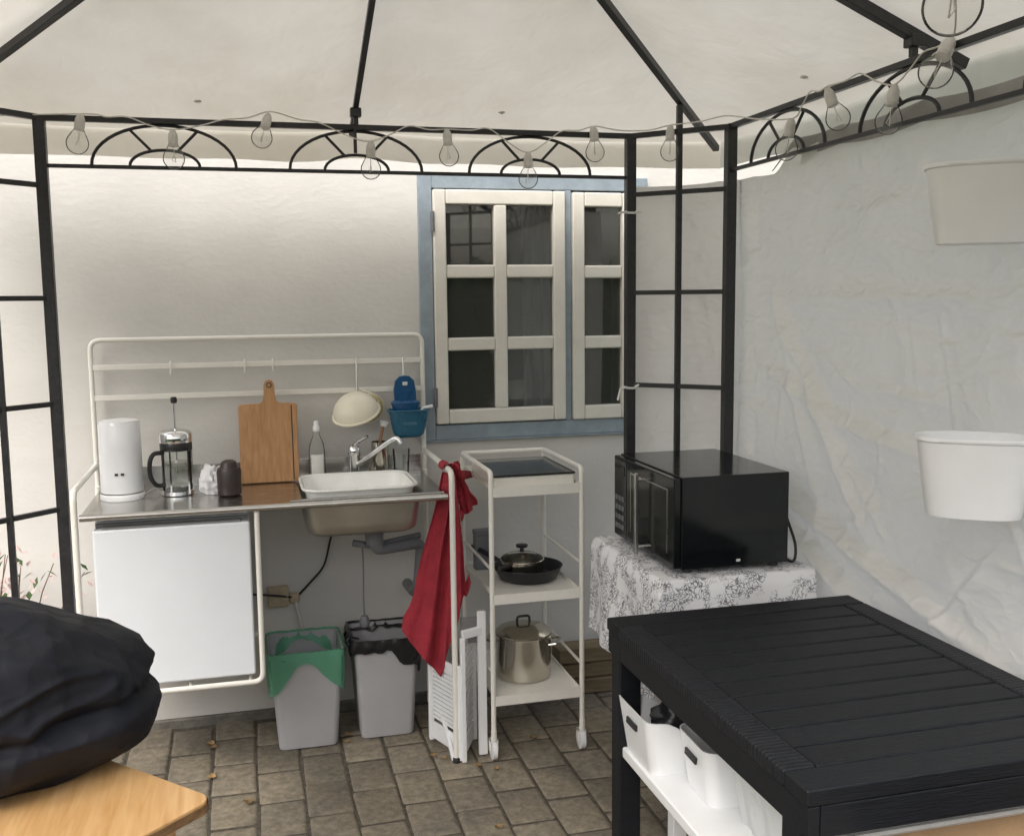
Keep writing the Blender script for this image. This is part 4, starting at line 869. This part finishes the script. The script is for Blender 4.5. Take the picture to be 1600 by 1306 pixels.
# ================================================================ BLACK TABLE
bt = thing('garden_table', (1.67, -1.34, 0), 'black slatted resin garden table beside the tarpaulin wall', 'table')
X0, X1, Y0, Y1, TZ = 1.334, 2.005, -1.800, -.872, .742
bw = .062
b = MB(); b.box((X0+.004, Y0+.004, TZ-.085), (X0+.026, Y1-.004, TZ-.030)); b.build('apron', RATTAN, bt, bevel=.003)
b = MB(); b.box((X1-.026, Y0+.004, TZ-.085), (X1-.004, Y1-.004, TZ-.030)); b.build('apron', RATTAN, bt, bevel=.003)
b = MB(); b.box((X0+.027, Y0+.004, TZ-.085), (X1-.027, Y0+.026, TZ-.030)); b.build('apron', RATTAN, bt, bevel=.003)
b = MB(); b.box((X0+.027, Y1-.026, TZ-.085), (X1-.027, Y1-.004, TZ-.030)); b.build('apron', RATTAN, bt, bevel=.003)
b = MB(); b.box((X0+.03, Y0+.03, TZ-.03), (X1-.03, Y1-.03, TZ-.012)); b.build('deck', RATTAN, bt)
ns = 12; pitch = (Y1-Y0)/ns
for k in range(ns):
    ya, yb_ = Y0+k*pitch+.0024, Y0+(k+1)*pitch-.0024
    if k in (0, ns-1): b = MB(); b.box((X0, ya, TZ-.0295), (X1, yb_, TZ)); b.build('slat', RATTAN, bt, bevel=.004)
    else: b = MB(); b.box((X0+bw+.002, ya, TZ-.0115), (X1-bw-.002, yb_, TZ-.0012)); b.build('slat', RATTAN, bt, bevel=.0035)
RIB = mat('ribbed_resin', (.009, .0105, .014), .55, spec=.3, noise_scale=30, noise_amt=.25)
t_ = RIB.node_tree; wv = t_.nodes.new('ShaderNodeTexWave'); wv.inputs['Scale'].default_value = 26; wv.bands_direction = 'Y'; tcn = t_.nodes.new('ShaderNodeTexCoord'); t_.links.new(tcn.outputs['Object'], wv.inputs['Vector'])
bpn = t_.nodes.new('ShaderNodeBump'); bpn.inputs['Strength'].default_value = .5; bpn.inputs['Distance'].default_value = .004; t_.links.new(wv.outputs['Fac'], bpn.inputs['Height']); t_.links.new(bpn.outputs[0], t_.nodes['Principled BSDF'].inputs['Normal'])
for xa, xb in ((X0, X0+bw), (X1-bw, X1)):
    b = MB(); b.box((xa, Y0+pitch+.001, TZ-.0295), (xb, Y1-pitch-.001, TZ+.0006)); b.build('border', RIB, bt, bevel=.005)
for xa in (X0+.002, X1-.060):
    for ya in (Y0+.028, Y1-.086):
        b = MB(); b.box((xa+.001, ya, 0), (xa+.057, ya+.058, TZ-.031)); b.build('leg', RATTAN, bt, bevel=.005)

# low white bench under it with storage boxes
lb = thing('low_bench', (1.66, -1.3, 0), 'low white bench standing under the black garden table', 'bench')
b = MB(); b.box((1.345, -1.70, .418), (1.930, -.940, .4445)); b.build('top', WPLAST, lb, bevel=.004)
for x in (1.47, 1.89):
    for y in (-1.66, -1.0):
        b = MB(); b.bar((x, y, 0), (x, y, .418), .036); b.build('leg', WPLAST, lb, bevel=.003)
def storage_box(x0, x1, y0, y1, h, label, material=WPLAST, ribs=False, rz=0, group='white storage boxes on the bench'):
    z0 = .445; cx, cy = (x0+x1)/2, (y0+y1)/2; w_, d_ = x1-x0, y1-y0
    t = thing('storage_box', (cx, cy, z0), label, 'box', group)
    def loop(f, z, dip, ins=0):
        L = rrect(cx, cy, z, w_*f-ins, d_*f-ins, .028, 12)
        n = len(L); out = []
        # resample straight sides so that the wavy rim has points to bend
        per = []
        for k in range(n):
            a_, b_ = L[k], L[(k+1) % n]; m_ = 10 if (b_-a_).length > .05 else 1
            for i in range(m_): per.append(a_.lerp(b_, i/m_))
        for p in per:
            q_ = p.copy()
            if dip:
                sx = (p.x-cx)/(w_/2); sy = (p.y-cy)/(d_/2)
                if abs(sy) > .9: q_.z -= dip*(.5+.5*math.cos(math.pi*min(1, abs(sx)/.75)))
            out.append(rot('Z', rz) @ (q_-Vector((cx, cy, 0)))+Vector((cx, cy, 0)))
        return out
    dip = .045 if not ribs else .03
    L = [loop(.86, z0, 0), loop(.875, z0+.008, 0), loop(.96, z0+h*.7, dip*.55), loop(1, z0+h, dip), loop(1, z0+h, dip, .006), loop(.955, z0+h*.7, dip*.55, .006), loop(.87, z0+.010, 0, .006)]
    if ribs:
        for li in range(4): 
            for k, p in enumerate(L[li]): v_ = Vector((p.x-cx, p.y-cy, 0)).normalized()*(.0045 if k % 4 < 2 else -.0015); L[li][k] = p+v_
    b = MB(); b.loft(L); b.build('body', material, t, angle=45)
    if not ribs:
        for sx in (-1, 1):
            xx = sx*(w_/2*.988); b = MB(); b.box((cx+xx-.0022-(.0006), cy-.030, z0+h-.045), (cx+xx+.0022, cy+.030, z0+h-.030), rot('Y', -sx*6)); o_ = b.build('hand_slot', BLACKP, t, bevel=.0015)
            if rz: 
                for v_ in o_.data.vertices: v_.co = rot('Z', rz) @ v_.co
    return t
storage_box(1.335, 1.60, -1.140, -.935, .130, 'white storage box with a black pouch in it by the table leg')
storage_box(1.398, 1.67, -1.312, -1.146, .128, 'white storage box with a black hand tool in it on the bench', rz=-2)
storage_box(1.435, 1.74, -1.600, -1.325, .135, 'milky white ribbed storage box on the bench under the black table', mat('milky_plastic', (.78, .80, .79), .3, noise_scale=10, noise_amt=.02, transl=.3), True)
b = lump(1.475, -1.035, .458, .085, .060, .118, 7, .35); o = b.build('black_pouch', BLACKP, None, loc=(1.475, -1.035, .458), angle=50); tag(o, 'black pouch stuffed in the storage box by the table leg', 'pouch')
ga = thing('kitchen_gadget', (1.53, -1.23, .458), 'black hand tool with a ring end lying in the storage box', 'tool')
b = lump(1.53, -1.23, .457, .062, .045, .108, 19, .3); b.build('body', BLACKP, ga, angle=50)
b = MB(); b.tube([(1.475, -1.225+.018*math.cos(2*math.pi*k/16), .578+.018*math.sin(2*math.pi*k/16)) for k in range(16)], .006, 8, closed=True); b.build('ring', BLACKP, ga)

# cardboard box in the near end, on a stool below the table top
cbx = thing('cardboard_box', (1.75, -1.95, 0), 'open cardboard box with pale rim in front of the black table', 'box')
ZB = .615; x0, x1, y0, y1 = 1.45, 1.93, -2.03, -1.70
b = MB(); 
x0, x1, y0, y1 = 1.450, 1.92, -2.05, -1.705; ZB = .600
b.box((x0, y0, .002), (x1, y0+.006, ZB)); b.box((x0, y1-.006, .002), (x1, y1, ZB-.006)); b.box((x0, y0+.0062, .002), (x0+.006, y1-.0062, ZB+.0)); b.box((x1-.006, y0+.0062, .002), (x1, y1-.0062, ZB)); b.box((x0+.0062, y0+.0062, .002), (x1-.0062, y1-.0062, .008)); b.build('body', CARDB, cbx, smooth=False)
b = MB(); b.tube(rrect((x0+x1)/2, y1-.003, ZB-.002, x1-x0, .012, .005), .006, 6, closed=True); b.tube(rrect(x0+.003, (y0+y1)/2, ZB+.004, .012, y1-y0, .005), .006, 6, closed=True); b.build('rim', LABELP, cbx)

# ================================================================ WOODEN TABLE AND BLACK BAG (near left)
wtb = thing('wooden_table', (.0, -1.75, 0), 'orange toned wooden table top with a clipped corner carrying the black bag', 'table')
tip = Vector((.424, -1.472)); e1 = Vector((-.13, .139)).normalized(); e2 = Vector((-.139, -.13)).normalized()
TT = .700
def wpt(a, b_, z): p = tip+e1*a+e2*b_; return Vector((p.x, p.y, z))
outl = [(.72, 0), (.72, .83), (0, .83)]+[(.030-.030*math.sin(R(90-q_)), .030-.030*math.cos(R(90-q_))) for q_ in range(0, 91, 15)]
b = MB(); b.loft([[wpt(a, bb, TT-.022) for a, bb in outl], [wpt(a, bb, TT) for a, bb in outl]]); b.build('top', PINE, wtb, bevel=.003)
EDGE = wood('dark_edge', (.16, .085, .035), (.26, .15, .07), 8, (6, 6, 20), .6)
def off(o_):
    ca, cb_ = .36, .415; return [(a+(-.0015 if a < ca else .0015), bb+(-.0015 if bb < cb_ else .0015)) for a, bb in o_]
b = MB(); o2 = off(outl); b.loft([[wpt(a, bb, TT-.020) for a, bb in o2], [wpt(a, bb, TT-.005) for a, bb in o2]], False, False); b.build('edge_band', EDGE, wtb)
for a in (.06, .66):
    b = MB(); b.loft([[wpt(a-.02, .05, z), wpt(a+.02, .05, z), wpt(a+.02, .78, z), wpt(a-.02, .78, z)] for z in (TT-.06, TT-.0225)]); b.build('batten', PINE, wtb)
    for bb in (.08, .75):
        b = MB(); b.loft([[wpt(a-.02, bb-.02, z), wpt(a+.02, bb-.02, z), wpt(a+.02, bb+.02, z), wpt(a-.02, bb+.02, z)] for z in (0, TT-.0605)]); b.build('leg', PINE, wtb, bevel=.002)
def rdg(x, y, z): return 1-2*abs(nz(x, y, z))
def bag(u, v):
    a = 2*math.pi*u; ph = math.pi*v; sn, z = math.sin(ph), -math.cos(ph)
    sn = sn**.62 if z < 0 else sn**.98
    x, y = sn*math.cos(a), sn*math.sin(a)
    wx, wy, wz = x+.35*nz(x*1.6, y*1.6, z*1.6+3), y+.35*nz(x*1.6+9, y*1.6, z*1.6), z+.25*nz(x*1.6, y*1.6+5, z*1.6)
    sh = lambda a_, b_, c_: max(0, 1-1.9*abs(nz(a_, b_, c_)))**2
    k = .95+.10*nz(x*1.3+4, y*1.3, z*1.5)+.065*sh(wx*1.1+wz*1.0, wy*1.1+3, wz*.7)+.034*sh(wx*2.0-wz*1.8, wy*2.0, wz*.9+7)+.011*sh(wx*4.0+wz*2.4, wy*4.0, wz*1.6+2)
    k -= .075*math.exp(-((z+.30-.22*x+.1*y)/.09)**2)-.035*math.exp(-((z+.62)/.2)**2)
    e = lambda c, q_: math.copysign(abs(c)**q_, c)
    px, py = e(x, .85)*.385*k-.085*max(0, z+.1), e(y, .85)*.300*k
    return Vector((-.020+px*.84-py*.30, -1.235+py*.84+px*.20, max(TT+.003, TT+.142+z*.162*(1+.7*(k-1))+.02*nz(x*2, y*2, 8))))
b = MB(); b.grid(bag, 220, 130); bmesh.ops.remove_doubles(b.bm, verts=b.bm.verts[:], dist=1e-5); o = b.build('black_bag', NYLON, None, loc=(0, -1.3, TT), angle=180); tag(o, 'bulky crumpled black fabric bag lying on the wooden table', 'bag')

# ================================================================ OUTSIDE BITS
sh = thing('flowering_shrub', (-.34, .38, 0), 'small shrub with pale pink flowers against the house wall', 'shrub')
rnd = random.Random(5); b = MB(); lf = MB(); fl = MB()
for k in range(16):
    p = Vector((-.35+rnd.uniform(-.09, .06), .38+rnd.uniform(-.05, .05), -.03)); path = [p]
    dr_ = Vector((rnd.uniform(-.35, .35), rnd.uniform(-.22, .1), 1)).normalized()
    for s in range(7):
        p = p+dr_*.105; dr_ = (dr_+Vector((rnd.uniform(-.2, .2), rnd.uniform(-.12, .10), .05))).normalized(); p.y = min(p.y, .53); path.append(p.copy())
        for q_ in range(5):
            c_ = p+Vector((rnd.uniform(-.05, .05), rnd.uniform(-.05, .03), rnd.uniform(-.04, .04))); c_.y = min(c_.y, .54)
            tgt, sz = (fl, .016) if (s > 2 and rnd.random() < .62) else (lf, .02)
            M3 = Matrix.Rotation(rnd.uniform(0, 6.3), 3, 'Z') @ Matrix.Rotation(rnd.uniform(-1.2, 1.2), 3, 'X')
            vv = [tgt.bm.verts.new(c_+M3 @ Vector(w_)*sz) for w_ in ((0, -1, 0), (.5, 0, .12), (0, 1, 0), (-.5, 0, .12))]; tgt.bm.faces.new(vv)
    b.tube(path, [.005-.0005*i for i in range(8)], 5)
b.build('stems', TWIG, sh)['kind'] = 'stuff'; lf.build('leaves', LEAFM, sh, smooth=False)['kind'] = 'stuff'; fl.build('flowers', PETAL, sh, smooth=False)['kind'] = 'stuff'
for y in (-7.0,):
    hg = thing('hedge', (0, y, 0), 'clipped green garden hedge behind the yard', 'hedge')
    b = MB(); rnd = random.Random(9)
    for k in range(9000):
        c_ = Vector((rnd.uniform(-9, 10), y+rnd.uniform(-.35, .35), rnd.uniform(0, 1.95))); M3 = Matrix.Rotation(rnd.uniform(0, 6.3), 3, 'Z') @ Matrix.Rotation(rnd.uniform(-1.3, 1.3), 3, 'X')
        vv = [b.bm.verts.new(c_+M3 @ Vector(w_)*.11) for w_ in ((0, -1, 0), (.55, 0, .1), (0, 1, 0), (-.55, 0, .1))]; b.bm.faces.new(vv)
    b.build('leaves', LEAFM, hg, smooth=False)['kind'] = 'stuff'
    b = MB(); b.box((-9, y-.25, -.1), (10, y+.25, 1.85)); b.build('core', LEAFM, hg, smooth=False)
rnd = random.Random(21)
LABEL_L = 'curled dry brown leaf lying on the paving'
lm = MB(); lm.grid(lambda u, v: Vector(((u-.5)*.036, (v-.5)*.020*math.sin(math.pi*max(.08, min(.92, u)))*1.6, .003+.006*(2*u-1)**2+.004*abs(2*v-1))), 6, 4); src = None
LV = (((.335, .36), (.345, .33), (.345, .10)), 'dry brown leaf on the paving in front of the fridge'), (((.80, .30), (.79, .25)), 'dry brown leaf on the paving between the two bins'), (((1.06, .06), (1.09, .03), (1.19, -.05), (1.24, -.09)), 'dry brown leaf on the paving beside the folded white step'), (((.46, -.10),), 'single dry brown leaf on open paving near the wooden table'), (((1.42, .1),), 'dry brown leaf on the paving under the trolley'), (((1.16, -.45),), 'dry brown leaf on open paving between trolley and black table')
for k, (x, y, LABEL_L) in enumerate([(x, y, l_) for ps, l_ in LV for x, y in ps]):
    if src is None: src = lm.build('dry_leaf', DEADL, None); o = src
    else: o = src.copy(); COL.objects.link(o)
    o.location = (x, y, .0005); o.rotation_euler = (0, 0, rnd.uniform(0, 6.3)); s_ = rnd.uniform(.6, 1.0); o.scale = (s_, s_, s_); tag(o, LABEL_L, 'leaf', 'dry leaves on the paving')
